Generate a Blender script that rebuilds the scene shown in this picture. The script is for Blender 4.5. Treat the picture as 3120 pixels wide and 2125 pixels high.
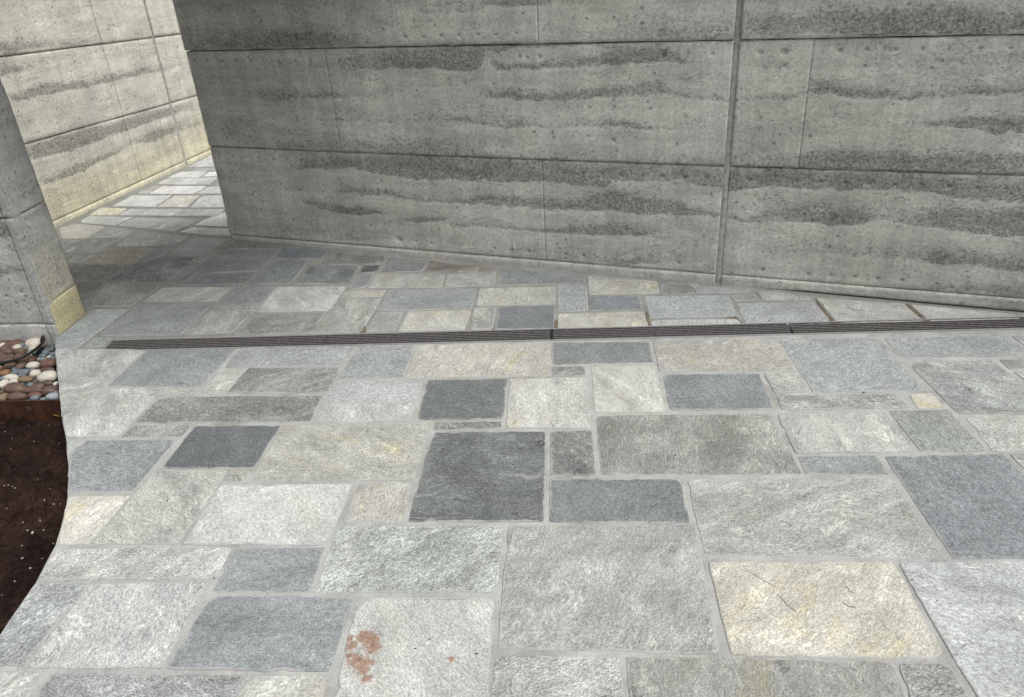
import bpy, bmesh, math, random
import numpy as np
from mathutils import Vector, Matrix, noise

for o in list(bpy.data.objects):
    bpy.data.objects.remove(o, do_unlink=True)
SC = bpy.context.scene
COL = SC.collection

# ---------------------------------------------------------------- camera
cam_data = bpy.data.cameras.new('camera')
cam_data.sensor_fit = 'HORIZONTAL'
cam_data.sensor_width = 36.0
cam_data.lens = 27.09
cam_data.clip_start = 0.05
cam_data.clip_end = 400
cam = bpy.data.objects.new('camera', cam_data)
COL.objects.link(cam)
R_ = Vector((0.99791, -0.03124, -0.05648)); U_ = Vector((0.06455, 0.48302, 0.87323)); F_ = Vector((0.0, 0.87505, -0.48403))
cam.matrix_world = Matrix(((R_.x, U_.x, -F_.x, 0), (R_.y, U_.y, -F_.y, 0), (R_.z, U_.z, -F_.z, 1.56), (0, 0, 0, 1)))
SC.camera = cam

# ---------------------------------------------------------------- sky, sun, exposure
SUN_EL, SUN_AZ = math.radians(64), math.radians(121)      # azimuth from +y towards +x
w = bpy.data.worlds.new('World'); SC.world = w; w.use_nodes = True
nt = w.node_tree
bg = nt.nodes['Background']
sky = nt.nodes.new('ShaderNodeTexSky'); sky.sky_type = 'NISHITA'; sky.sun_disc = False
sky.sun_elevation = SUN_EL; sky.sun_rotation = SUN_AZ
sky.air_density = 1.0; sky.dust_density = 5.0; sky.ozone_density = 1.0
hs = nt.nodes.new('ShaderNodeHueSaturation'); hs.inputs['Saturation'].default_value = 0.12   # cloud: nearly no blue
nt.links.new(sky.outputs[0], hs.inputs['Color']); nt.links.new(hs.outputs[0], bg.inputs['Color'])
bg.inputs['Strength'].default_value = 0.12
sd = bpy.data.lights.new('sun', 'SUN'); sd.energy = 1.4; sd.angle = math.radians(36); sd.color = (1.0, 0.965, 0.9)
sun = bpy.data.objects.new('sun', sd); COL.objects.link(sun)
to_sun = Vector((math.sin(SUN_AZ) * math.cos(SUN_EL), math.cos(SUN_AZ) * math.cos(SUN_EL), math.sin(SUN_EL)))
sun.rotation_euler = (-to_sun).to_track_quat('-Z', 'Y').to_euler()
sun.location = (3, 3, 8)
SC.view_settings.view_transform = 'Standard'; SC.view_settings.look = 'None'
SC.view_settings.exposure = 0.42; SC.view_settings.gamma = 1.0
SC.view_settings.use_curve_mapping = False

# ---------------------------------------------------------------- measured layout (metres, camera at x=0 y=0)
# flagstones: (colour as seen sRGB, kind, outline in metres on the ground)
STONES = [
 ((188, 192, 192), 'g', [(-2.042, 3.086), (-1.617, 3.032), (-1.67, 2.791), (-1.904, 2.82)]),
 ((190, 190, 184), 'g', [(-1.894, 2.802), (-1.676, 2.779), (-1.668, 2.721), (-1.731, 2.508), (-1.758, 2.546)]),
 ((196, 197, 193), 'g', [(-1.655, 2.709), (-1.401, 2.677), (-1.413, 2.605), (-1.457, 2.35), (-1.658, 2.372), (-1.737, 2.517), (-1.719, 2.546)]),
 ((152, 160, 163), 'b', [(-1.606, 3.029), (-1.195, 2.98), (-1.258, 2.674), (-1.657, 2.727)]),
 ((186, 188, 180), 'g', [(-1.391, 2.672), (-1.267, 2.659), (-1.275, 2.615), (-1.401, 2.624)]),
 ((160, 166, 168), 'b', [(-1.178, 2.981), (-0.67, 2.933), (-0.696, 2.765), (-1.203, 2.816)]),
 ((186, 187, 178), 'g', [(-1.208, 2.811), (-1.114, 2.803), (-1.136, 2.607), (-1.25, 2.621)]),
 ((143, 147, 144), 'm', [(-1.101, 2.801), (-0.705, 2.758), (-0.728, 2.573), (-0.929, 2.584), (-1.136, 2.607)]),
 ((162, 169, 171), 'b', [(-0.659, 2.932), (-0.415, 2.905), (-0.438, 2.638), (-0.707, 2.661)]),
 ((204, 200, 186), 'c', [(-0.404, 2.901), (0.159, 2.85), (0.141, 2.581), (-0.431, 2.638)]),
 ((142, 150, 152), 'b', [(0.173, 2.853), (0.572, 2.805), (0.557, 2.635), (0.157, 2.664)]),
 ((146, 149, 144), 'm', [(0.158, 2.65), (0.287, 2.636), (0.279, 2.563), (0.152, 2.578)]),
 ((198, 197, 188), 'g', [(0.308, 2.629), (0.56, 2.611), (0.532, 2.287), (0.283, 2.308)]),
 ((186, 182, 174), 'c', [(0.588, 2.802), (1.087, 2.76), (1.074, 2.503), (0.564, 2.563)]),
 ((166, 173, 176), 'b', [(1.098, 2.761), (1.492, 2.713), (1.482, 2.553), (1.481, 2.31), (1.083, 2.348)]),
 ((168, 175, 178), 'b', [(1.508, 2.708), (1.981, 2.664), (1.99, 2.561), (1.953, 2.5), (1.858, 2.508), (1.517, 2.545), (1.499, 2.573)]),
 ((180, 184, 186), 'g', [(1.995, 2.662), (2.176, 2.648), (2.072, 2.489), (1.96, 2.495), (1.999, 2.558)]),
 ((165, 170, 170), 'm', [(1.534, 2.512), (1.818, 2.489), (1.842, 2.121), (1.513, 2.158), (1.507, 2.476)]),
 ((172, 170, 166), 'g', [(1.846, 2.487), (2.108, 2.468), (2.08, 2.394), (1.844, 2.414)]),
 ((182, 186, 188), 'g', [(1.847, 2.399), (2.086, 2.379), (2.061, 2.14), (1.86, 2.164)]),
 ((138, 147, 154), 'b', [(0.575, 2.539), (0.935, 2.496), (0.911, 2.254), (0.55, 2.29)]),
 ((188, 191, 184), 'g', [(0.951, 2.501), (1.08, 2.493), (1.072, 2.351), (0.948, 2.36)]),
 ((180, 183, 183), 'm', [(0.949, 2.341), (1.363, 2.302), (1.374, 2.21), (0.937, 2.249)]),
 ((216, 207, 184), 'c', [(1.411, 2.295), (1.493, 2.292), (1.488, 2.193), (1.394, 2.202)]),
 ((152, 156, 151), 'm', [(-1.354, 2.608), (-0.741, 2.544), (-0.757, 2.371), (-1.43, 2.435), (-1.403, 2.592)]),
 ((182, 186, 188), 'b', [(-0.717, 2.65), (-0.357, 2.611), (-0.372, 2.457), (-0.724, 2.489)]),
 ((194, 196, 192), 'g', [(-0.719, 2.484), (-0.371, 2.448), (-0.38, 2.335), (-0.752, 2.368)]),
 ((117, 125, 128), 'b', [(-0.341, 2.607), (-0.028, 2.578), (-0.049, 2.302), (-0.36, 2.335)]),
 ((136, 140, 132), 'm', [(-0.295, 2.311), (-0.053, 2.291), (-0.053, 2.247), (-0.299, 2.262)]),
 ((208, 206, 198), 'c', [(-0.014, 2.581), (0.279, 2.548), (0.258, 2.213), (-0.038, 2.244)]),
 ((168, 169, 161), 'm', [(0.284, 2.288), (0.891, 2.231), (0.883, 1.89), (0.257, 1.95)]),
 ((194, 194, 188), 'g', [(0.914, 2.219), (1.28, 2.196), (1.267, 1.968), (0.897, 1.998), (0.909, 2.196)]),
 ((166, 172, 168), 'b', [(1.295, 2.2), (1.497, 2.184), (1.492, 1.944), (1.288, 1.965)]),
 ((188, 188, 182), 'g', [(1.524, 2.137), (1.893, 2.11), (1.879, 1.91), (1.506, 1.945)]),
 ((157, 164, 164), 'b', [(0.899, 1.983), (1.145, 1.962), (1.14, 1.861), (0.887, 1.886)]),
 ((142, 150, 158), 'b', [(1.164, 1.952), (1.529, 1.924), (1.542, 1.465), (1.145, 1.501)]),
 ((192, 194, 192), 'g', [(1.548, 1.924), (1.853, 1.903), (1.764, 1.448), (1.555, 1.464)]),
 ((152, 160, 166), 'b', [(-1.56, 2.337), (-1.221, 2.304), (-1.269, 2.02), (-1.49, 2.039), (-1.547, 2.163), (-1.591, 2.276)]),
 ((200, 202, 202), 'g', [(-1.64, 2.349), (-1.579, 2.342), (-1.597, 2.287), (-1.594, 2.255)]),
 ((168, 172, 170), 'm', [(-1.433, 2.425), (-1.2, 2.399), (-1.211, 2.318), (-1.444, 2.344)]),
 ((114, 122, 128), 'b', [(-1.188, 2.389), (-0.864, 2.356), (-0.894, 2.105), (-1.22, 2.139)]),
 ((188, 187, 174), 'c', [(-0.858, 2.352), (-0.309, 2.309), (-0.343, 1.988), (-0.886, 2.039)]),
 ((120, 127, 130), 'm', [(-0.291, 2.248), (0.102, 2.21), (0.06, 1.751), (-0.346, 1.788), (-0.309, 2.157)]),
 ((142, 145, 144), 'm', [(0.115, 2.209), (0.259, 2.198), (0.24, 1.953), (0.097, 1.964)]),
 ((130, 140, 144), 'b', [(0.093, 1.946), (0.495, 1.907), (0.503, 1.879), (0.486, 1.705), (0.077, 1.747)]),
 ((187, 191, 183), 'g', [(0.521, 1.903), (1.14, 1.846), (1.127, 1.514), (1.104, 1.505), (0.496, 1.573)]),
 ((226, 219, 204), 'c', [(-1.482, 2.021), (-1.269, 2.001), (-1.31, 1.783), (-1.408, 1.789), (-1.44, 1.896)]),
 ((193, 194, 186), 'g', [(-1.23, 2.126), (-0.981, 2.102), (-1.031, 1.755), (-1.297, 1.781), (-1.258, 2.0)]),
 ((188, 188, 178), 'g', [(-0.97, 2.098), (-0.905, 2.095), (-0.905, 2.035), (-0.975, 2.038)]),
 ((218, 218, 216), 'w', [(-0.984, 2.026), (-0.543, 1.987), (-0.574, 1.71), (-1.013, 1.752)]),
 ((198, 195, 184), 'c', [(-0.528, 1.987), (-0.348, 1.975), (-0.365, 1.789), (-0.544, 1.803)]),
 ((180, 186, 184), 'm', [(-0.558, 1.791), (-0.06, 1.747), (-0.08, 1.509), (-0.096, 1.489), (-0.579, 1.528)]),
 ((189, 193, 191), 'g', [(-0.044, 1.742), (0.494, 1.692), (0.472, 1.456), (0.452, 1.259), (0.435, 1.247), (-0.084, 1.306)]),
 ((217, 208, 186), 'c', [(0.498, 1.546), (0.983, 1.504), (0.985, 1.465), (0.967, 1.211), (0.938, 1.195), (0.475, 1.243)]),
 ((189, 193, 198), 'g', [(0.998, 1.498), (1.634, 1.453), (1.513, 0.976), (0.979, 1.014), (0.983, 1.224)]),
 ((198, 197, 194), 'm', [(-1.4, 1.771), (-0.858, 1.724), (-0.873, 1.603), (-1.392, 1.645)]),
 ((162, 170, 175), 'b', [(-0.848, 1.721), (-0.578, 1.703), (-0.594, 1.531), (-0.868, 1.553)]),
 ((172, 177, 181), 'm', [(-1.39, 1.631), (-1.236, 1.617), (-1.246, 1.512), (-1.275, 1.344), (-1.434, 1.353), (-1.391, 1.448)]),
 ((204, 206, 207), 'g', [(-1.225, 1.614), (-0.884, 1.592), (-0.91, 1.309), (-1.263, 1.338)]),
 ((150, 159, 165), 'b', [(-0.842, 1.538), (-0.468, 1.499), (-0.495, 1.269), (-0.904, 1.308), (-0.865, 1.515)]),
 ((217, 217, 213), 'w', [(-0.421, 1.497), (-0.089, 1.465), (-0.111, 1.103), (-0.465, 1.128), (-0.465, 1.338), (-0.452, 1.468)]),
 ((200, 202, 200), 'g', [(-1.501, 1.349), (-1.208, 1.321), (-1.225, 1.182), (-1.524, 1.203)]),
 ((160, 163, 166), 'm', [(-1.19, 1.316), (-0.702, 1.272), (-0.706, 1.145), (-1.204, 1.181)]),
 ((202, 200, 192), 'c', [(-0.694, 1.273), (-0.495, 1.26), (-0.494, 1.13), (-0.706, 1.145)]),
 ((194, 196, 194), 'm', [(-0.09, 1.285), (0.213, 1.256), (0.197, 1.081), (-0.109, 1.103)]),
 ((172, 172, 163), 'c', [(0.225, 1.257), (0.473, 1.232), (0.839, 1.193), (0.838, 1.164), (0.811, 1.038), (0.207, 1.081)]),
 ((168, 168, 168), 'm', [(0.849, 1.192), (0.965, 1.183), (0.962, 1.027), (0.827, 1.036)]),
 ((176, 184, 188), 'b', [(-2.096, 3.201), (-2.061, 3.441), (-2.045, 3.503), (-1.869, 3.477), (-1.944, 3.097), (-2.049, 3.103)]),
 ((162, 170, 170), 'b', [(-1.911, 3.185), (-1.824, 3.176), (-1.836, 3.08), (-1.925, 3.094)]),
 ((150, 157, 160), 'b', [(-1.843, 3.536), (-1.456, 3.483), (-1.504, 3.154), (-1.9, 3.201)]),
 ((156, 156, 149), 'g', [(-2.128, 3.825), (-1.843, 3.782), (-1.816, 3.73), (-1.868, 3.502), (-2.111, 3.538)]),
 ((184, 186, 178), 'g', [(-1.795, 3.719), (-1.416, 3.666), (-1.444, 3.496), (-1.838, 3.551)]),
 ((148, 155, 156), 'b', [(-1.413, 3.661), (-1.189, 3.635), (-1.207, 3.432), (-1.424, 3.456)]),
 ((166, 171, 169), 'g', [(-1.433, 3.442), (-1.21, 3.418), (-1.267, 3.138), (-1.491, 3.153)]),
 ((188, 191, 188), 'g', [(-1.179, 3.633), (-0.812, 3.584), (-0.853, 3.304), (-1.208, 3.343)]),
 ((150, 152, 148), 'm', [(-1.208, 3.317), (-0.865, 3.286), (-0.89, 3.089), (-1.251, 3.127)]),
 ((176, 174, 162), 'c', [(-0.807, 3.527), (-0.602, 3.506), (-0.617, 3.428), (-0.826, 3.451)]),
 ((168, 170, 163), 'g', [(-0.828, 3.434), (-0.618, 3.411), (-0.666, 3.064), (-0.885, 3.088)]),
 ((150, 157, 160), 'b', [(-0.586, 3.505), (-0.157, 3.45), (-0.175, 3.224), (-0.613, 3.276)]),
 ((160, 164, 164), 'b', [(-0.616, 3.265), (-0.494, 3.25), (-0.514, 3.045), (-0.646, 3.058)]),
 ((190, 188, 178), 'c', [(-0.469, 3.243), (-0.177, 3.212), (-0.204, 3.016), (-0.503, 3.046)]),
 ((168, 170, 164), 'g', [(-0.164, 3.235), (-0.059, 3.226), (-0.082, 3.006), (-0.178, 3.014)]),
 ((120, 128, 134), 'b', [(-0.049, 3.23), (0.211, 3.202), (0.19, 2.978), (-0.068, 3.005)]),
 ((184, 184, 174), 'c', [(-0.139, 3.447), (0.231, 3.41), (0.212, 3.218), (-0.154, 3.256)]),
 ((163, 170, 174), 'b', [(0.243, 3.418), (0.379, 3.412), (0.357, 3.133), (0.217, 3.136)]),
 ((128, 136, 146), 'b', [(0.379, 3.275), (0.61, 3.248), (0.599, 3.103), (0.361, 3.13)]),
 ((188, 185, 173), 'c', [(0.217, 3.115), (0.599, 3.089), (0.596, 2.937), (0.204, 2.98)]),
 ((180, 178, 168), 'c', [(0.4, 3.518), (0.722, 3.399), (0.708, 3.258), (0.377, 3.296)]),
 ((168, 176, 180), 'b', [(0.631, 3.245), (1.009, 3.195), (0.996, 2.98), (0.616, 3.019)]),
 ((195, 197, 195), 'g', [(0.617, 2.995), (0.983, 2.961), (0.992, 2.902), (0.607, 2.935)]),
 ((135, 138, 140), 'b', [(0.735, 3.367), (0.886, 3.331), (0.865, 3.243), (0.717, 3.259)]),
 ((160, 165, 168), 'b', [(0.893, 3.327), (0.875, 3.328), (1.126, 3.239), (1.122, 3.214), (1.014, 3.215), (0.872, 3.24)]),
 ((155, 160, 160), 'g', [(1.02, 3.191), (1.13, 3.202), (1.132, 3.127), (1.019, 3.129)]),
 ((170, 174, 173), 'g', [(1.146, 3.227), (1.369, 3.126), (1.363, 3.094), (1.147, 3.119)]),
 ((170, 176, 179), 'b', [(1.023, 3.107), (1.361, 3.07), (1.359, 2.865), (1.006, 2.899)]),
 ((185, 188, 182), 'g', [(1.384, 3.112), (1.73, 2.997), (1.729, 2.827), (1.382, 2.863)]),
 ((185, 186, 180), 'g', [(1.75, 2.987), (2.119, 2.841), (2.116, 2.79), (1.755, 2.824)]),
 ((180, 180, 175), 'g', [(2.135, 2.833), (2.264, 2.782), (2.26, 2.777), (2.133, 2.787)]),
 ((122, 130, 142), 'b', [(-1.274, 4.195), (-1.002, 4.098), (-1.014, 3.982), (-1.28, 4.019)]),
 ((138, 137, 132), 'm', [(-0.989, 4.088), (-0.657, 3.954), (-0.666, 3.847), (-1.01, 3.895)]),
 ((132, 140, 144), 'b', [(-1.278, 3.995), (-1.08, 3.967), (-1.114, 3.66), (-1.354, 3.694)]),
 ((126, 134, 138), 'm', [(-1.053, 3.882), (-0.782, 3.84), (-0.807, 3.615), (-1.105, 3.657)]),
 ((80, 92, 92), 'b', [(-0.762, 3.839), (-0.667, 3.83), (-0.685, 3.737), (-0.772, 3.748)]),
 ((146, 154, 157), 'b', [(-0.773, 3.729), (-0.687, 3.718), (-0.715, 3.546), (-0.793, 3.55)]),
 ((132, 137, 140), 'b', [(-0.643, 3.941), (-0.424, 3.861), (-0.434, 3.714), (-0.658, 3.73)]),
 ((122, 108, 99), 'm', [(-0.411, 3.852), (-0.149, 3.73), (-0.156, 3.695), (-0.423, 3.713)]),
 ((148, 134, 122), 'm', [(-0.232, 3.731), (-0.05, 3.691), (-0.054, 3.664), (-0.322, 3.677)]),
 ((172, 172, 164), 'c', [(-0.676, 3.711), (-0.315, 3.661), (-0.326, 3.494), (-0.702, 3.542)]),
 ((162, 165, 160), 'g', [(-0.305, 3.658), (-0.057, 3.648), (-0.065, 3.476), (-0.316, 3.493)]),
 ((140, 147, 150), 'b', [(-0.037, 3.692), (0.385, 3.519), (0.378, 3.431), (-0.047, 3.473)]),
 ((134, 140, 142), 'b', [(-1.649, 4.205), (-1.286, 4.148), (-1.335, 3.862), (-1.693, 3.883)]),
 ((124, 132, 136), 'b', [(-1.693, 3.863), (-1.335, 3.836), (-1.364, 3.692), (-1.715, 3.736)]),
 ((134, 136, 134), 'g', [(-1.622, 4.373), (-1.276, 4.2), (-1.285, 4.17), (-1.644, 4.237)]),
 ((158, 163, 165), 'b', [(-1.9, 4.477), (-1.654, 4.391), (-1.717, 4.15), (-1.937, 4.178)]),
 ((134, 139, 140), 'm', [(-1.954, 4.16), (-1.723, 4.125), (-1.821, 3.794), (-2.148, 3.853), (-2.094, 4.074)]),
 ((140, 145, 146), 'b', [(-2.046, 4.323), (-1.943, 4.311), (-1.964, 4.188), (-2.081, 4.104)]),
 ((146, 151, 153), 'b', [(-1.7, 4.128), (-1.653, 4.196), (-1.725, 3.738), (-1.805, 3.782)]),
 ((124, 125, 125), 'm', [(-2.474, 4.135), (-2.114, 4.075), (-2.153, 3.862), (-2.334, 3.895)]),
 ((128, 129, 128), 'm', [(-2.314, 3.873), (-2.144, 3.836), (-2.14, 3.715), (-2.23, 3.725)]),
 ((150, 150, 146), 'g', [(-2.22, 3.706), (-2.135, 3.696), (-2.127, 3.584), (-2.141, 3.571)]),
 ((160, 160, 156), 'g', [(-2.519, 4.198), (-2.514, 4.298), (-2.373, 4.282), (-2.416, 4.148), (-2.493, 4.16)]),
 ((150, 155, 156), 'g', [(-2.735, 4.575), (-2.336, 4.503), (-2.38, 4.302), (-2.594, 4.335)]),
 ((165, 158, 140), 'g', [(-2.348, 4.368), (-2.061, 4.324), (-2.11, 4.098), (-2.405, 4.144)]),
 ((162, 167, 167), 'g', [(-2.298, 4.652), (-1.914, 4.491), (-1.951, 4.338), (-2.322, 4.391), (-2.311, 4.518)]),
 ((176, 179, 176), 'g', [(-2.529, 4.772), (-2.312, 4.664), (-2.324, 4.526), (-2.558, 4.579)]),
 ((200, 195, 180), 'c', [(-2.867, 4.815), (-2.779, 4.878), (-2.55, 4.781), (-2.573, 4.571), (-2.748, 4.603)]),
 ((200, 202, 200), 'g', [(-2.779, 4.936), (-2.759, 5.025), (-2.43, 4.937), (-2.497, 4.792), (-2.753, 4.887)]),
 ((182, 185, 184), 'g', [(-2.41, 4.921), (-1.933, 4.817), (-2.045, 4.595), (-2.471, 4.775)]),
 ((222, 224, 222), 'w', [(-1.917, 4.807), (-1.821, 4.922), (-1.718, 4.623), (-1.951, 4.689)]),
 ((205, 207, 207), 'g', [(-1.952, 4.658), (-1.704, 4.593), (-1.645, 4.452), (-1.777, 4.485), (-2.01, 4.588)]),
 ((235, 228, 195), 'c', [(-2.763, 5.196), (-2.552, 5.139), (-2.576, 5.006), (-2.771, 5.035)]),
 ((200, 203, 203), 'g', [(-2.53, 5.125), (-1.843, 4.982), (-1.848, 4.844), (-2.557, 5.002)]),
 ((222, 224, 224), 'w', [(-2.642, 5.442), (-2.331, 5.377), (-2.371, 5.133), (-2.69, 5.213)]),
 ((222, 218, 205), 'c', [(-2.311, 5.366), (-2.121, 5.333), (-2.128, 5.081), (-2.353, 5.12)]),
 ((205, 208, 208), 'g', [(-2.106, 5.33), (-1.955, 5.305), (-1.856, 5.021), (-2.111, 5.072)]),
 ((240, 240, 237), 'w', [(-2.495, 5.633), (-2.142, 5.56), (-2.186, 5.38), (-2.531, 5.453)]),
 ((190, 190, 188), 'g', [(-2.562, 5.669), (-2.508, 5.632), (-2.547, 5.456), (-2.628, 5.48)]),
 ((200, 202, 205), 'g', [(-2.12, 5.538), (-2.043, 5.528), (-1.968, 5.334), (-2.175, 5.385)]),
 ((210, 210, 212), 'g', [(-2.544, 5.832), (-2.133, 5.782), (-2.138, 5.588), (-2.56, 5.698)]),
 ((220, 222, 222), 'w', [(-2.497, 6.017), (-2.268, 5.969), (-2.285, 5.813), (-2.535, 5.857)]),
 ((228, 230, 230), 'w', [(-2.253, 5.957), (-2.193, 5.944), (-2.139, 5.81), (-2.266, 5.827)]),
 ((170, 172, 175), 'b', [(-2.395, 6.087), (-2.239, 6.051), (-2.209, 5.967), (-2.413, 6.01)]),
 ((205, 207, 210), 'g', [(-2.482, 6.141), (-2.402, 6.471), (-2.254, 6.087), (-2.4, 6.113)]),
]
EDGE = [(-2.101, 3.232), (-2.103, 3.206), (-2.067, 3.129), (-1.901, 2.815), (-1.832, 2.688), (-1.732, 2.502), (-1.629, 2.32), (-1.549, 2.164), (-1.484, 2.022), (-1.441, 1.896), (-1.409, 1.785), (-1.403, 1.727), (-1.392, 1.639), (-1.384, 1.564), (-1.391, 1.452), (-1.433, 1.353), (-1.497, 1.231), (-1.586, 1.13)]
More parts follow.
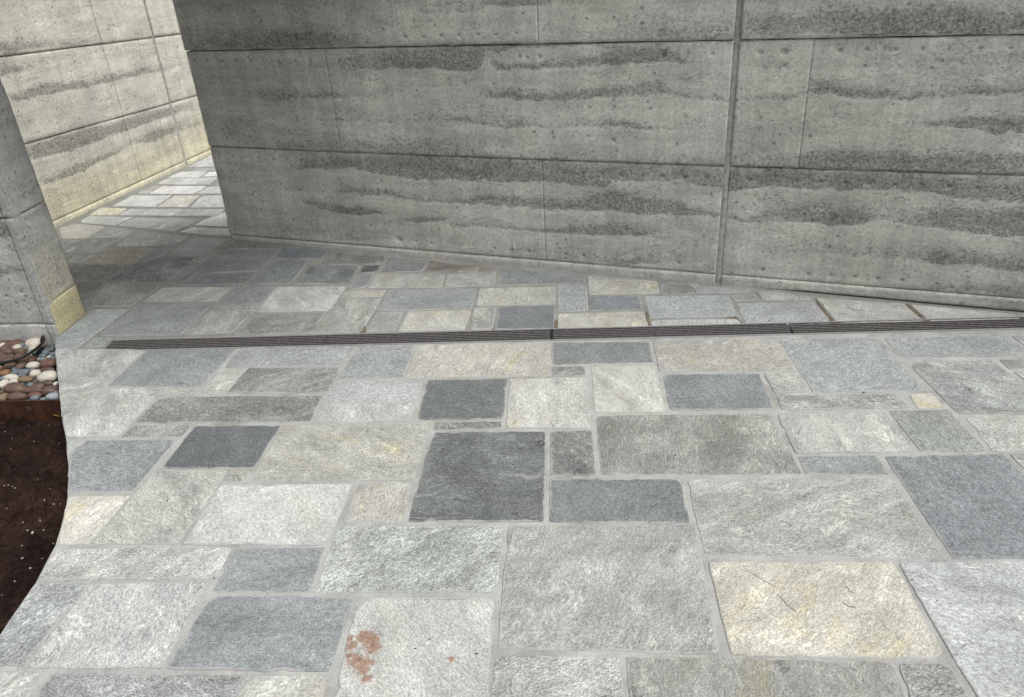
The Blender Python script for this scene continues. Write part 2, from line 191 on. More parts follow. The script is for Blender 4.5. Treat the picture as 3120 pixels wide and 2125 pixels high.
# the rest of the paving, beyond what the photograph shows
MORE_STONES = [
 ((194, 194, 188), 'g', [(-1.479, -1.157), (-1.004, -1.201), (-1.032, -1.502), (-1.507, -1.457)]),
 ((142, 150, 158), 'b', [(-0.986, -1.203), (-0.676, -1.232), (-0.704, -1.532), (-1.014, -1.503)]),
 ((188, 192, 192), 'g', [(-0.658, -1.233), (-0.118, -1.284), (-0.146, -1.584), (-0.686, -1.534)]),
 ((152, 160, 163), 'b', [(-0.1, -1.285), (0.36, -1.328), (0.332, -1.629), (-0.128, -1.586)]),
 ((189, 193, 198), 'g', [(0.378, -1.33), (1.047, -1.392), (1.019, -1.693), (0.35, -1.631)]),
 ((168, 172, 170), 'm', [(1.065, -1.394), (1.757, -1.459), (1.729, -1.759), (1.037, -1.695)]),
 ((188, 192, 192), 'g', [(1.775, -1.46), (2.186, -1.499), (2.158, -1.799), (1.747, -1.761)]),
 ((168, 172, 170), 'm', [(2.204, -1.5), (2.954, -1.57), (2.926, -1.871), (2.176, -1.801)]),
 ((204, 200, 186), 'c', [(2.972, -1.572), (3.266, -1.599), (3.238, -1.9), (2.944, -1.873)]),
 ((194, 194, 188), 'g', [(3.284, -1.601), (3.883, -1.657), (3.855, -1.958), (3.256, -1.902)]),
 ((188, 192, 192), 'g', [(3.901, -1.659), (4.312, -1.697), (4.284, -1.998), (3.873, -1.959)]),
 ((188, 192, 192), 'g', [(-1.482, -0.755), (-0.915, -0.807), (-0.951, -1.188), (-1.518, -1.135)]),
 ((160, 163, 166), 'm', [(-0.897, -0.809), (-0.186, -0.876), (-0.221, -1.256), (-0.933, -1.189)]),
 ((160, 163, 166), 'm', [(-0.168, -0.877), (0.386, -0.929), (0.35, -1.309), (-0.203, -1.258)]),
 ((204, 200, 186), 'c', [(0.404, -0.931), (0.834, -0.971), (0.798, -1.351), (0.368, -1.311)]),
 ((168, 172, 170), 'm', [(0.852, -0.972), (1.585, -1.041), (1.55, -1.421), (0.816, -1.353)]),
 ((188, 192, 192), 'g', [(1.603, -1.042), (2.169, -1.095), (2.133, -1.476), (1.567, -1.423)]),
 ((168, 172, 170), 'm', [(2.187, -1.097), (2.907, -1.164), (2.871, -1.545), (2.151, -1.477)]),
 ((168, 172, 170), 'm', [(2.925, -1.166), (3.628, -1.231), (3.592, -1.612), (2.889, -1.546)]),
 ((142, 150, 158), 'b', [(3.645, -1.233), (4.179, -1.283), (4.144, -1.663), (3.61, -1.613)]),
 ((204, 200, 186), 'c', [(4.197, -1.285), (4.684, -1.33), (4.649, -1.71), (4.162, -1.665)]),
 ((160, 163, 166), 'm', [(-1.492, -0.352), (-1.067, -0.391), (-1.103, -0.772), (-1.527, -0.732)]),
 ((194, 194, 188), 'g', [(-1.05, -0.393), (-0.42, -0.452), (-0.455, -0.832), (-1.085, -0.774)]),
 ((194, 194, 188), 'g', [(-0.402, -0.454), (-0.049, -0.487), (-0.084, -0.867), (-0.437, -0.834)]),
 ((168, 172, 170), 'm', [(-0.031, -0.488), (0.585, -0.546), (0.55, -0.926), (-0.066, -0.869)]),
 ((194, 194, 188), 'g', [(0.603, -0.547), (0.917, -0.577), (0.882, -0.957), (0.568, -0.928)]),
 ((194, 194, 188), 'g', [(0.935, -0.578), (1.671, -0.647), (1.635, -1.027), (0.899, -0.959)]),
 ((142, 150, 158), 'b', [(1.688, -0.649), (2.285, -0.704), (2.25, -1.085), (1.653, -1.029)]),
 ((194, 194, 188), 'g', [(2.303, -0.706), (2.804, -0.753), (2.768, -1.133), (2.268, -1.086)]),
 ((188, 192, 192), 'g', [(2.822, -0.754), (3.194, -0.789), (3.158, -1.17), (2.786, -1.135)]),
 ((168, 172, 170), 'm', [(3.212, -0.791), (3.71, -0.837), (3.674, -1.218), (3.176, -1.171)]),
 ((194, 194, 188), 'g', [(3.727, -0.839), (4.301, -0.893), (4.266, -1.273), (3.692, -1.219)]),
 ((204, 200, 186), 'c', [(-1.545, -0.025), (-1.371, -0.042), (-1.39, -0.243), (-1.564, -0.227)]),
 ((189, 193, 198), 'g', [(-1.353, -0.043), (-0.895, -0.086), (-0.923, -0.387), (-1.381, -0.344)]),
 ((189, 193, 198), 'g', [(-0.877, -0.088), (-0.555, -0.118), (-0.583, -0.419), (-0.905, -0.389)]),
 ((152, 160, 163), 'b', [(-0.537, -0.12), (0.224, -0.191), (0.196, -0.491), (-0.565, -0.42)]),
 ((152, 160, 163), 'b', [(0.242, -0.192), (0.665, -0.232), (0.637, -0.532), (0.214, -0.493)]),
 ((204, 200, 186), 'c', [(0.683, -0.233), (1.3, -0.291), (1.272, -0.592), (0.655, -0.534)]),
 ((168, 172, 170), 'm', [(1.318, -0.293), (1.761, -0.334), (1.733, -0.635), (1.29, -0.593)]),
 ((168, 172, 170), 'm', [(1.779, -0.336), (2.221, -0.377), (2.193, -0.678), (1.751, -0.636)]),
 ((168, 172, 170), 'm', [(2.239, -0.379), (2.679, -0.42), (2.651, -0.721), (2.21, -0.679)]),
 ((188, 192, 192), 'g', [(2.697, -0.422), (3.054, -0.455), (3.026, -0.756), (2.669, -0.722)]),
 ((194, 194, 188), 'g', [(3.072, -0.456), (3.678, -0.513), (3.649, -0.814), (3.044, -0.757)]),
 ((152, 160, 163), 'b', [(3.695, -0.515), (4.405, -0.581), (4.377, -0.882), (3.667, -0.815)]),
 ((188, 192, 192), 'g', [(-1.547, 0.296), (-1.324, 0.275), (-1.343, 0.074), (-1.565, 0.095)]),
 ((168, 172, 170), 'm', [(-1.306, 0.274), (-0.799, 0.226), (-0.827, -0.074), (-1.334, -0.027)]),
 ((168, 172, 170), 'm', [(-0.781, 0.225), (-0.318, 0.181), (-0.346, -0.119), (-0.809, -0.076)]),
 ((142, 150, 158), 'b', [(-0.3, 0.18), (0.381, 0.116), (0.353, -0.185), (-0.329, -0.121)]),
 ((188, 192, 192), 'g', [(0.399, 0.114), (1.176, 0.042), (1.148, -0.259), (0.371, -0.186)]),
 ((142, 150, 158), 'b', [(1.194, 0.04), (1.759, -0.013), (1.731, -0.313), (1.166, -0.26)]),
 ((189, 193, 198), 'g', [(1.777, -0.014), (2.276, -0.061), (2.248, -0.362), (1.749, -0.315)]),
 ((142, 150, 158), 'b', [(2.294, -0.063), (2.678, -0.098), (2.65, -0.399), (2.266, -0.363)]),
 ((204, 200, 186), 'c', [(2.696, -0.1), (3.433, -0.169), (3.405, -0.47), (2.668, -0.401)]),
 ((189, 193, 198), 'g', [(3.451, -0.17), (3.789, -0.202), (3.761, -0.503), (3.423, -0.471)]),
 ((142, 150, 158), 'b', [(3.807, -0.204), (4.118, -0.233), (4.09, -0.533), (3.778, -0.504)]),
 ((188, 192, 192), 'g', [(4.136, -0.234), (4.784, -0.295), (4.756, -0.596), (4.108, -0.535)]),
 ((168, 172, 170), 'm', [(-1.539, 0.556), (-1.061, 0.512), (-1.083, 0.271), (-1.562, 0.315)]),
 ((142, 150, 158), 'b', [(-1.043, 0.51), (-0.438, 0.454), (-0.46, 0.213), (-1.065, 0.269)]),
 ((160, 163, 166), 'm', [(-0.42, 0.452), (-0.039, 0.416), (-0.062, 0.175), (-0.442, 0.211)]),
 ((188, 192, 192), 'g', [(-0.021, 0.415), (0.36, 0.379), (0.337, 0.138), (-0.044, 0.174)]),
 ((188, 192, 192), 'g', [(0.378, 0.378), (0.877, 0.331), (0.855, 0.09), (0.355, 0.137)]),
 ((194, 194, 188), 'g', [(0.895, 0.329), (1.421, 0.28), (1.398, 0.039), (0.872, 0.088)]),
 ((194, 194, 188), 'g', [(1.439, 0.279), (1.828, 0.242), (1.806, 0.001), (1.416, 0.038)]),
 ((152, 160, 163), 'b', [(1.846, 0.24), (2.348, 0.194), (2.325, -0.047), (1.824, -0.001)]),
 ((204, 200, 186), 'c', [(2.366, 0.192), (2.969, 0.136), (2.946, -0.105), (2.343, -0.049)]),
 ((160, 163, 166), 'm', [(2.987, 0.134), (3.481, 0.088), (3.458, -0.153), (2.964, -0.107)]),
 ((152, 160, 163), 'b', [(3.499, 0.086), (3.887, 0.05), (3.864, -0.191), (3.476, -0.155)]),
 ((160, 163, 166), 'm', [(3.905, 0.048), (4.279, 0.013), (4.256, -0.228), (3.882, -0.193)]),
 ((188, 192, 192), 'g', [(-1.525, 1.017), (-1.349, 1.001), (-1.385, 0.61), (-1.561, 0.627)]),
 ((142, 150, 158), 'b', [(-1.331, 0.999), (-0.849, 0.954), (-0.89, 0.514), (-1.372, 0.559)]),
 ((204, 200, 186), 'c', [(-0.831, 0.952), (-0.102, 0.884), (-0.143, 0.444), (-0.872, 0.512)]),
 ((204, 200, 186), 'c', [(-0.084, 0.883), (0.522, 0.826), (0.481, 0.386), (-0.125, 0.443)]),
 ((168, 172, 170), 'm', [(0.54, 0.824), (1.215, 0.761), (1.174, 0.321), (0.499, 0.384)]),
 ((204, 200, 186), 'c', [(1.233, 0.76), (1.884, 0.699), (1.843, 0.259), (1.192, 0.32)]),
 ((152, 160, 163), 'b', [(1.902, 0.697), (2.429, 0.648), (2.388, 0.208), (1.861, 0.257)]),
 ((152, 160, 163), 'b', [(2.447, 0.646), (2.774, 0.616), (2.733, 0.176), (2.406, 0.206)]),
 ((188, 192, 192), 'g', [(2.792, 0.614), (3.178, 0.578), (3.137, 0.138), (2.751, 0.174)]),
 ((188, 192, 192), 'g', [(3.196, 0.577), (3.911, 0.51), (3.87, 0.07), (3.154, 0.136)]),
 ((142, 150, 158), 'b', [(3.929, 0.508), (4.658, 0.44), (4.617, -0.0), (3.888, 0.068)]),
 ((160, 163, 166), 'm', [(-1.493, 1.165), (-1.171, 1.135), (-1.184, 1.003), (-1.506, 1.033)]),
 ((152, 160, 163), 'b', [(-1.153, 1.133), (-0.397, 1.062), (-0.409, 0.931), (-1.166, 1.002)]),
 ((152, 160, 163), 'b', [(-0.319, 1.055), (-0.061, 1.031), (-0.073, 0.9), (-0.331, 0.924)]),
 ((194, 194, 188), 'g', [(-0.038, 1.079), (0.726, 1.008), (0.709, 0.827), (-0.055, 0.898)]),
 ((168, 172, 170), 'm', [(0.744, 1.006), (1.504, 0.935), (1.487, 0.754), (0.727, 0.825)]),
 ((204, 200, 186), 'c', [(1.6, 1.127), (2.154, 1.076), (2.118, 0.695), (1.564, 0.747)]),
 ((188, 192, 192), 'g', [(2.171, 1.074), (2.474, 1.046), (2.439, 0.665), (2.136, 0.693)]),
 ((188, 192, 192), 'g', [(2.492, 1.044), (3.221, 0.976), (3.185, 0.596), (2.457, 0.664)]),
 ((152, 160, 163), 'b', [(3.239, 0.974), (3.583, 0.942), (3.547, 0.562), (3.203, 0.594)]),
 ((168, 172, 170), 'm', [(3.601, 0.94), (4.364, 0.869), (4.328, 0.489), (3.565, 0.56)]),
 ((160, 163, 166), 'm', [(1.781, 1.472), (2.156, 1.437), (2.125, 1.096), (1.749, 1.131)]),
 ((168, 172, 170), 'm', [(2.184, 1.535), (2.902, 1.468), (2.861, 1.028), (2.142, 1.095)]),
 ((152, 160, 163), 'b', [(2.92, 1.466), (3.301, 1.43), (3.26, 0.99), (2.879, 1.026)]),
 ((194, 194, 188), 'g', [(3.319, 1.429), (3.934, 1.371), (3.893, 0.931), (3.278, 0.989)]),
 ((194, 194, 188), 'g', [(3.952, 1.37), (4.397, 1.328), (4.356, 0.888), (3.911, 0.93)]),
 ((142, 150, 158), 'b', [(1.914, 2.022), (2.128, 2.002), (2.087, 1.562), (1.873, 1.582)]),
 ((168, 172, 170), 'm', [(2.146, 2.0), (2.47, 1.97), (2.428, 1.53), (2.105, 1.56)]),
 ((152, 160, 163), 'b', [(2.487, 1.968), (3.039, 1.917), (2.998, 1.477), (2.446, 1.528)]),
 ((152, 160, 163), 'b', [(3.057, 1.915), (3.527, 1.871), (3.486, 1.431), (3.016, 1.475)]),
 ((188, 192, 192), 'g', [(3.545, 1.87), (4.218, 1.807), (4.177, 1.367), (3.504, 1.43)]),
 ((168, 172, 170), 'm', [(2.116, 2.264), (2.74, 2.206), (2.717, 1.965), (2.093, 2.023)]),
 ((188, 192, 192), 'g', [(2.758, 2.204), (3.277, 2.156), (3.254, 1.915), (2.735, 1.963)]),
 ((142, 150, 158), 'b', [(3.295, 2.154), (3.634, 2.122), (3.612, 1.881), (3.272, 1.913)]),
 ((160, 163, 166), 'm', [(3.652, 2.121), (3.912, 2.096), (3.89, 1.856), (3.63, 1.88)]),
 ((142, 150, 158), 'b', [(2.153, 2.562), (2.253, 2.553), (2.227, 2.272), (2.127, 2.281)]),
 ((194, 194, 188), 'g', [(2.276, 2.601), (2.819, 2.55), (2.788, 2.219), (2.245, 2.27)]),
 ((168, 172, 170), 'm', [(2.947, 2.438), (3.121, 2.421), (3.1, 2.19), (2.925, 2.207)]),
 ((194, 194, 188), 'g', [(3.352, 3.012), (3.551, 2.994), (3.529, 2.753), (3.33, 2.772)]),
 ((189, 193, 198), 'g', [(3.808, 2.97), (4.16, 2.937), (4.123, 2.547), (3.772, 2.58)]),
 ((204, 200, 186), 'c', [(4.178, 2.935), (4.6, 2.896), (4.559, 2.456), (4.137, 2.495)]),
 ((189, 193, 198), 'g', [(-3.143, 3.88), (-2.949, 3.862), (-2.972, 3.621), (-3.165, 3.639)]),
 ((168, 172, 170), 'm', [(-2.931, 3.86), (-2.487, 3.819), (-2.509, 3.578), (-2.954, 3.619)]),
 ((189, 193, 198), 'g', [(-2.473, 3.767), (-2.306, 3.752), (-2.324, 3.56), (-2.491, 3.576)]),
 ((188, 192, 192), 'g', [(2.211, 3.38), (2.478, 3.355), (2.465, 3.214), (2.198, 3.239)]),
 ((204, 200, 186), 'c', [(2.496, 3.354), (2.826, 3.323), (2.803, 3.082), (2.474, 3.113)]),
 ((142, 150, 158), 'b', [(2.844, 3.321), (3.215, 3.286), (3.193, 3.045), (2.821, 3.08)]),
 ((189, 193, 198), 'g', [(3.233, 3.285), (4.006, 3.213), (3.983, 2.972), (3.211, 3.044)]),
 ((194, 194, 188), 'g', [(4.023, 3.211), (4.633, 3.154), (4.611, 2.913), (4.001, 2.97)]),
 ((168, 172, 170), 'm', [(-3.099, 4.087), (-2.974, 4.075), (-2.992, 3.884), (-3.117, 3.896)]),
 ((142, 150, 158), 'b', [(-2.952, 4.123), (-2.56, 4.087), (-2.583, 3.846), (-2.974, 3.882)]),
 ((168, 172, 170), 'm', [(-2.552, 3.985), (-2.417, 3.973), (-2.43, 3.831), (-2.565, 3.844)]),
 ((194, 194, 188), 'g', [(1.533, 3.705), (1.818, 3.678), (1.801, 3.487), (1.515, 3.513)]),
 ((142, 150, 158), 'b', [(1.836, 3.676), (2.227, 3.64), (2.205, 3.399), (1.814, 3.435)]),
 ((194, 194, 188), 'g', [(2.245, 3.638), (2.709, 3.595), (2.686, 3.354), (2.223, 3.397)]),
 ((204, 200, 186), 'c', [(2.727, 3.593), (3.379, 3.532), (3.356, 3.291), (2.704, 3.352)]),
 ((189, 193, 198), 'g', [(3.397, 3.531), (3.945, 3.479), (3.922, 3.238), (3.374, 3.29)]),
 ((142, 150, 158), 'b', [(3.963, 3.478), (4.507, 3.427), (4.485, 3.186), (3.94, 3.237)]),
 ((142, 150, 158), 'b', [(-2.942, 4.474), (-2.691, 4.45), (-2.722, 4.12), (-2.973, 4.143)]),
 ((194, 194, 188), 'g', [(0.37, 4.215), (0.722, 4.182), (0.701, 3.951), (0.349, 3.984)]),
 ((168, 172, 170), 'm', [(0.74, 4.18), (1.099, 4.147), (1.068, 3.816), (0.709, 3.85)]),
 ((194, 194, 188), 'g', [(1.117, 4.145), (1.431, 4.116), (1.396, 3.735), (1.081, 3.765)]),
 ((152, 160, 163), 'b', [(1.449, 4.114), (2.215, 4.043), (2.179, 3.662), (1.414, 3.734)]),
 ((204, 200, 186), 'c', [(2.233, 4.041), (3.005, 3.969), (2.97, 3.589), (2.197, 3.661)]),
 ((194, 194, 188), 'g', [(3.023, 3.967), (3.762, 3.898), (3.726, 3.518), (2.988, 3.587)]),
 ((204, 200, 186), 'c', [(3.78, 3.897), (4.361, 3.842), (4.326, 3.462), (3.744, 3.516)]),
 ((168, 172, 170), 'm', [(-0.595, 4.566), (-0.281, 4.537), (-0.299, 4.346), (-0.613, 4.375)]),
 ((189, 193, 198), 'g', [(-0.263, 4.535), (0.496, 4.464), (0.473, 4.223), (-0.285, 4.294)]),
 ((152, 160, 163), 'b', [(0.514, 4.463), (0.925, 4.424), (0.902, 4.183), (0.491, 4.222)]),
 ((142, 150, 158), 'b', [(0.943, 4.423), (1.485, 4.372), (1.462, 4.131), (0.92, 4.182)]),
 ((188, 192, 192), 'g', [(1.503, 4.37), (1.862, 4.337), (1.839, 4.096), (1.48, 4.129)]),
 ((188, 192, 192), 'g', [(1.88, 4.335), (2.209, 4.304), (2.186, 4.063), (1.857, 4.094)]),
 ((188, 192, 192), 'g', [(2.227, 4.303), (2.523, 4.275), (2.501, 4.034), (2.204, 4.062)]),
 ((188, 192, 192), 'g', [(2.541, 4.273), (2.979, 4.232), (2.957, 3.991), (2.519, 4.032)]),
 ((168, 172, 170), 'm', [(2.997, 4.231), (3.339, 4.199), (3.316, 3.958), (2.975, 3.99)]),
 ((204, 200, 186), 'c', [(3.357, 4.197), (3.668, 4.168), (3.645, 3.927), (3.334, 3.956)]),
 ((204, 200, 186), 'c', [(3.686, 4.166), (4.461, 4.094), (4.438, 3.853), (3.663, 3.926)]),
 ((194, 194, 188), 'g', [(-1.352, 5.049), (-1.144, 5.029), (-1.176, 4.689), (-1.384, 4.708)]),
 ((160, 163, 166), 'm', [(-1.122, 5.077), (-0.481, 5.017), (-0.522, 4.577), (-1.163, 4.637)]),
 ((160, 163, 166), 'm', [(-0.463, 5.016), (0.093, 4.964), (0.052, 4.524), (-0.504, 4.576)]),
 ((204, 200, 186), 'c', [(0.111, 4.962), (0.642, 4.913), (0.601, 4.473), (0.07, 4.522)]),
 ((189, 193, 198), 'g', [(0.66, 4.911), (1.017, 4.878), (0.976, 4.437), (0.619, 4.471)]),
 ((160, 163, 166), 'm', [(1.035, 4.876), (1.736, 4.81), (1.695, 4.37), (0.994, 4.436)]),
 ((142, 150, 158), 'b', [(1.754, 4.809), (2.276, 4.76), (2.235, 4.32), (1.713, 4.369)]),
 ((152, 160, 163), 'b', [(2.294, 4.758), (2.608, 4.729), (2.567, 4.289), (2.253, 4.318)]),
 ((194, 194, 188), 'g', [(2.626, 4.727), (2.991, 4.693), (2.95, 4.253), (2.585, 4.287)]),
 ((188, 192, 192), 'g', [(3.009, 4.692), (3.725, 4.625), (3.684, 4.185), (2.968, 4.252)]),
 ((152, 160, 163), 'b', [(3.743, 4.623), (4.151, 4.585), (4.11, 4.145), (3.702, 4.183)]),
 ((168, 172, 170), 'm', [(4.169, 4.583), (4.645, 4.539), (4.604, 4.099), (4.128, 4.143)]),
 ((188, 192, 192), 'g', [(-1.136, 5.541), (-0.812, 5.51), (-0.853, 5.07), (-1.177, 5.1)]),
 ((160, 163, 166), 'm', [(-0.794, 5.509), (-0.456, 5.477), (-0.497, 5.037), (-0.835, 5.069)]),
 ((188, 192, 192), 'g', [(-0.438, 5.475), (0.146, 5.421), (0.105, 4.981), (-0.479, 5.035)]),
 ((160, 163, 166), 'm', [(0.164, 5.419), (0.453, 5.392), (0.412, 4.952), (0.123, 4.979)]),
 ((168, 172, 170), 'm', [(0.471, 5.391), (0.867, 5.354), (0.825, 4.914), (0.43, 4.951)]),
 ((160, 163, 166), 'm', [(0.884, 5.352), (1.17, 5.325), (1.128, 4.885), (0.843, 4.912)]),
 ((188, 192, 192), 'g', [(1.187, 5.324), (1.922, 5.255), (1.881, 4.815), (1.146, 4.884)]),
 ((204, 200, 186), 'c', [(1.94, 5.253), (2.485, 5.203), (2.444, 4.762), (1.899, 4.813)]),
 ((194, 194, 188), 'g', [(2.503, 5.201), (3.225, 5.134), (3.184, 4.693), (2.462, 4.761)]),
 ((194, 194, 188), 'g', [(3.243, 5.132), (3.749, 5.085), (3.708, 4.645), (3.202, 4.692)]),
 ((194, 194, 188), 'g', [(3.767, 5.083), (4.412, 5.023), (4.371, 4.583), (3.726, 4.643)]),
 ((168, 172, 170), 'm', [(-0.97, 5.846), (-0.367, 5.79), (-0.395, 5.489), (-0.998, 5.546)]),
 ((188, 192, 192), 'g', [(-0.349, 5.788), (0.378, 5.721), (0.35, 5.42), (-0.377, 5.488)]),
 ((194, 194, 188), 'g', [(0.396, 5.719), (0.976, 5.665), (0.948, 5.364), (0.368, 5.418)]),
 ((194, 194, 188), 'g', [(0.994, 5.663), (1.293, 5.635), (1.265, 5.335), (0.966, 5.362)]),
 ((152, 160, 163), 'b', [(1.311, 5.634), (1.906, 5.578), (1.878, 5.277), (1.283, 5.333)]),
 ((160, 163, 166), 'm', [(1.924, 5.576), (2.332, 5.538), (2.304, 5.238), (1.896, 5.276)]),
 ((204, 200, 186), 'c', [(2.35, 5.537), (3.058, 5.47), (3.03, 5.17), (2.322, 5.236)]),
 ((189, 193, 198), 'g', [(3.076, 5.469), (3.686, 5.412), (3.658, 5.111), (3.048, 5.168)]),
 ((194, 194, 188), 'g', [(3.704, 5.41), (4.138, 5.37), (4.11, 5.069), (3.676, 5.109)]),
 ((160, 163, 166), 'm', [(4.156, 5.368), (4.883, 5.3), (4.855, 4.999), (4.128, 5.067)]),
 ((152, 160, 163), 'b', [(-0.873, 6.159), (-0.509, 6.125), (-0.537, 5.824), (-0.901, 5.858)]),
 ((160, 163, 166), 'm', [(-0.491, 6.123), (0.281, 6.051), (0.253, 5.75), (-0.519, 5.822)]),
 ((168, 172, 170), 'm', [(0.299, 6.049), (0.755, 6.007), (0.727, 5.706), (0.271, 5.749)]),
 ((152, 160, 163), 'b', [(0.773, 6.005), (1.095, 5.975), (1.067, 5.674), (0.745, 5.704)]),
 ((189, 193, 198), 'g', [(1.113, 5.973), (1.749, 5.914), (1.721, 5.613), (1.085, 5.673)]),
 ((160, 163, 166), 'm', [(1.767, 5.912), (2.295, 5.863), (2.267, 5.562), (1.738, 5.612)]),
 ((204, 200, 186), 'c', [(2.313, 5.861), (2.866, 5.81), (2.838, 5.509), (2.285, 5.561)]),
 ((188, 192, 192), 'g', [(2.884, 5.808), (3.462, 5.754), (3.434, 5.453), (2.855, 5.507)]),
 ((152, 160, 163), 'b', [(3.48, 5.752), (3.885, 5.715), (3.857, 5.414), (3.452, 5.452)]),
 ((142, 150, 158), 'b', [(3.903, 5.713), (4.284, 5.677), (4.256, 5.377), (3.875, 5.412)]),
 ((152, 160, 163), 'b', [(-0.8, 6.413), (-0.502, 6.385), (-0.524, 6.144), (-0.822, 6.172)]),
 ((168, 172, 170), 'm', [(-0.484, 6.384), (0.272, 6.313), (0.25, 6.072), (-0.506, 6.143)]),
 ((168, 172, 170), 'm', [(0.29, 6.311), (1.014, 6.244), (0.992, 6.003), (0.268, 6.07)]),
 ((189, 193, 198), 'g', [(1.032, 6.242), (1.797, 6.171), (1.775, 5.93), (1.01, 6.001)]),
 ((189, 193, 198), 'g', [(1.815, 6.169), (2.101, 6.142), (2.079, 5.901), (1.793, 5.928)]),
 ((194, 194, 188), 'g', [(2.119, 6.141), (2.747, 6.082), (2.725, 5.841), (2.097, 5.9)]),
 ((160, 163, 166), 'm', [(2.765, 6.08), (3.152, 6.044), (3.13, 5.803), (2.743, 5.839)]),
 ((194, 194, 188), 'g', [(3.17, 6.043), (3.575, 6.005), (3.553, 5.764), (3.148, 5.802)]),
 ((160, 163, 166), 'm', [(3.593, 6.003), (4.241, 5.943), (4.219, 5.702), (3.57, 5.762)]),
 ((142, 150, 158), 'b', [(-0.588, 6.855), (-0.262, 6.825), (-0.303, 6.385), (-0.629, 6.415)]),
 ((160, 163, 166), 'm', [(-0.244, 6.823), (0.429, 6.76), (0.388, 6.32), (-0.285, 6.383)]),
 ((152, 160, 163), 'b', [(0.447, 6.759), (1.079, 6.7), (1.038, 6.26), (0.406, 6.319)]),
 ((194, 194, 188), 'g', [(1.097, 6.698), (1.595, 6.652), (1.554, 6.211), (1.056, 6.258)]),
 ((160, 163, 166), 'm', [(1.613, 6.65), (1.981, 6.616), (1.94, 6.175), (1.572, 6.21)]),
 ((152, 160, 163), 'b', [(1.999, 6.614), (2.289, 6.587), (2.248, 6.147), (1.958, 6.174)]),
 ((189, 193, 198), 'g', [(2.307, 6.585), (3.029, 6.518), (2.988, 6.078), (2.265, 6.145)]),
 ((160, 163, 166), 'm', [(3.047, 6.516), (3.792, 6.447), (3.75, 6.006), (3.006, 6.076)]),
 ((194, 194, 188), 'g', [(3.809, 6.445), (4.228, 6.406), (4.187, 5.966), (3.768, 6.005)]),
 ((204, 200, 186), 'c', [(-0.477, 7.196), (-0.116, 7.163), (-0.147, 6.832), (-0.508, 6.866)]),
 ((168, 172, 170), 'm', [(-0.093, 7.211), (0.493, 7.156), (0.457, 6.776), (-0.129, 6.831)]),
 ((160, 163, 166), 'm', [(0.511, 7.155), (0.947, 7.114), (0.912, 6.733), (0.475, 6.774)]),
 ((142, 150, 158), 'b', [(0.965, 7.112), (1.711, 7.042), (1.676, 6.662), (0.929, 6.732)]),
 ((152, 160, 163), 'b', [(1.729, 7.041), (2.399, 6.978), (2.364, 6.598), (1.694, 6.66)]),
 ((194, 194, 188), 'g', [(2.417, 6.977), (3.007, 6.922), (2.971, 6.541), (2.382, 6.596)]),
 ((188, 192, 192), 'g', [(3.025, 6.92), (3.655, 6.861), (3.619, 6.481), (2.989, 6.539)]),
 ((204, 200, 186), 'c', [(3.673, 6.859), (4.418, 6.79), (4.383, 6.409), (3.637, 6.479)]),
 ((168, 172, 170), 'm', [(-0.303, 7.492), (0.125, 7.452), (0.102, 7.211), (-0.326, 7.251)]),
 ((189, 193, 198), 'g', [(0.143, 7.45), (0.706, 7.397), (0.684, 7.156), (0.12, 7.209)]),
 ((204, 200, 186), 'c', [(0.724, 7.396), (1.334, 7.339), (1.311, 7.098), (0.702, 7.155)]),
 ((194, 194, 188), 'g', [(1.352, 7.337), (2.084, 7.269), (2.061, 7.028), (1.329, 7.096)]),
 ((160, 163, 166), 'm', [(2.102, 7.267), (2.42, 7.237), (2.398, 6.996), (2.079, 7.026)]),
 ((189, 193, 198), 'g', [(2.438, 7.236), (3.141, 7.17), (3.118, 6.929), (2.416, 6.995)]),
 ((160, 163, 166), 'm', [(3.159, 7.168), (3.529, 7.134), (3.506, 6.893), (3.136, 6.928)]),
 ((152, 160, 163), 'b', [(3.546, 7.132), (4.185, 7.073), (4.162, 6.832), (3.524, 6.891)]),
 ((189, 193, 198), 'g', [(-0.217, 7.835), (-0.031, 7.818), (-0.062, 7.487), (-0.248, 7.505)]),
 ((188, 192, 192), 'g', [(-0.008, 7.866), (0.299, 7.837), (0.264, 7.457), (-0.044, 7.485)]),
 ((160, 163, 166), 'm', [(0.317, 7.835), (0.678, 7.802), (0.642, 7.421), (0.281, 7.455)]),
 ((194, 194, 188), 'g', [(0.696, 7.8), (1.444, 7.73), (1.409, 7.35), (0.66, 7.42)]),
 ((189, 193, 198), 'g', [(1.462, 7.729), (2.205, 7.659), (2.17, 7.279), (1.427, 7.348)]),
 ((142, 150, 158), 'b', [(2.223, 7.658), (2.839, 7.6), (2.804, 7.22), (2.188, 7.277)]),
 ((204, 200, 186), 'c', [(2.857, 7.598), (3.268, 7.56), (3.233, 7.18), (2.822, 7.218)]),
 ((168, 172, 170), 'm', [(3.286, 7.558), (4.026, 7.489), (3.99, 7.109), (3.251, 7.178)]),
 ((194, 194, 188), 'g', [(4.043, 7.488), (4.658, 7.43), (4.622, 7.05), (4.008, 7.107)]),
 ((194, 194, 188), 'g', [(0.01, 8.326), (0.409, 8.289), (0.368, 7.849), (-0.031, 7.886)]),
 ((168, 172, 170), 'm', [(0.427, 8.287), (0.993, 8.234), (0.952, 7.794), (0.386, 7.847)]),
 ((142, 150, 158), 'b', [(1.011, 8.233), (1.389, 8.197), (1.348, 7.757), (0.97, 7.793)]),
 ((189, 193, 198), 'g', [(1.407, 8.196), (1.999, 8.14), (1.958, 7.7), (1.366, 7.756)]),
 ((168, 172, 170), 'm', [(2.017, 8.139), (2.469, 8.097), (2.428, 7.657), (1.975, 7.699)]),
 ((189, 193, 198), 'g', [(2.487, 8.095), (2.948, 8.052), (2.907, 7.612), (2.445, 7.655)]),
 ((160, 163, 166), 'm', [(2.966, 8.05), (3.6, 7.991), (3.558, 7.551), (2.925, 7.61)]),
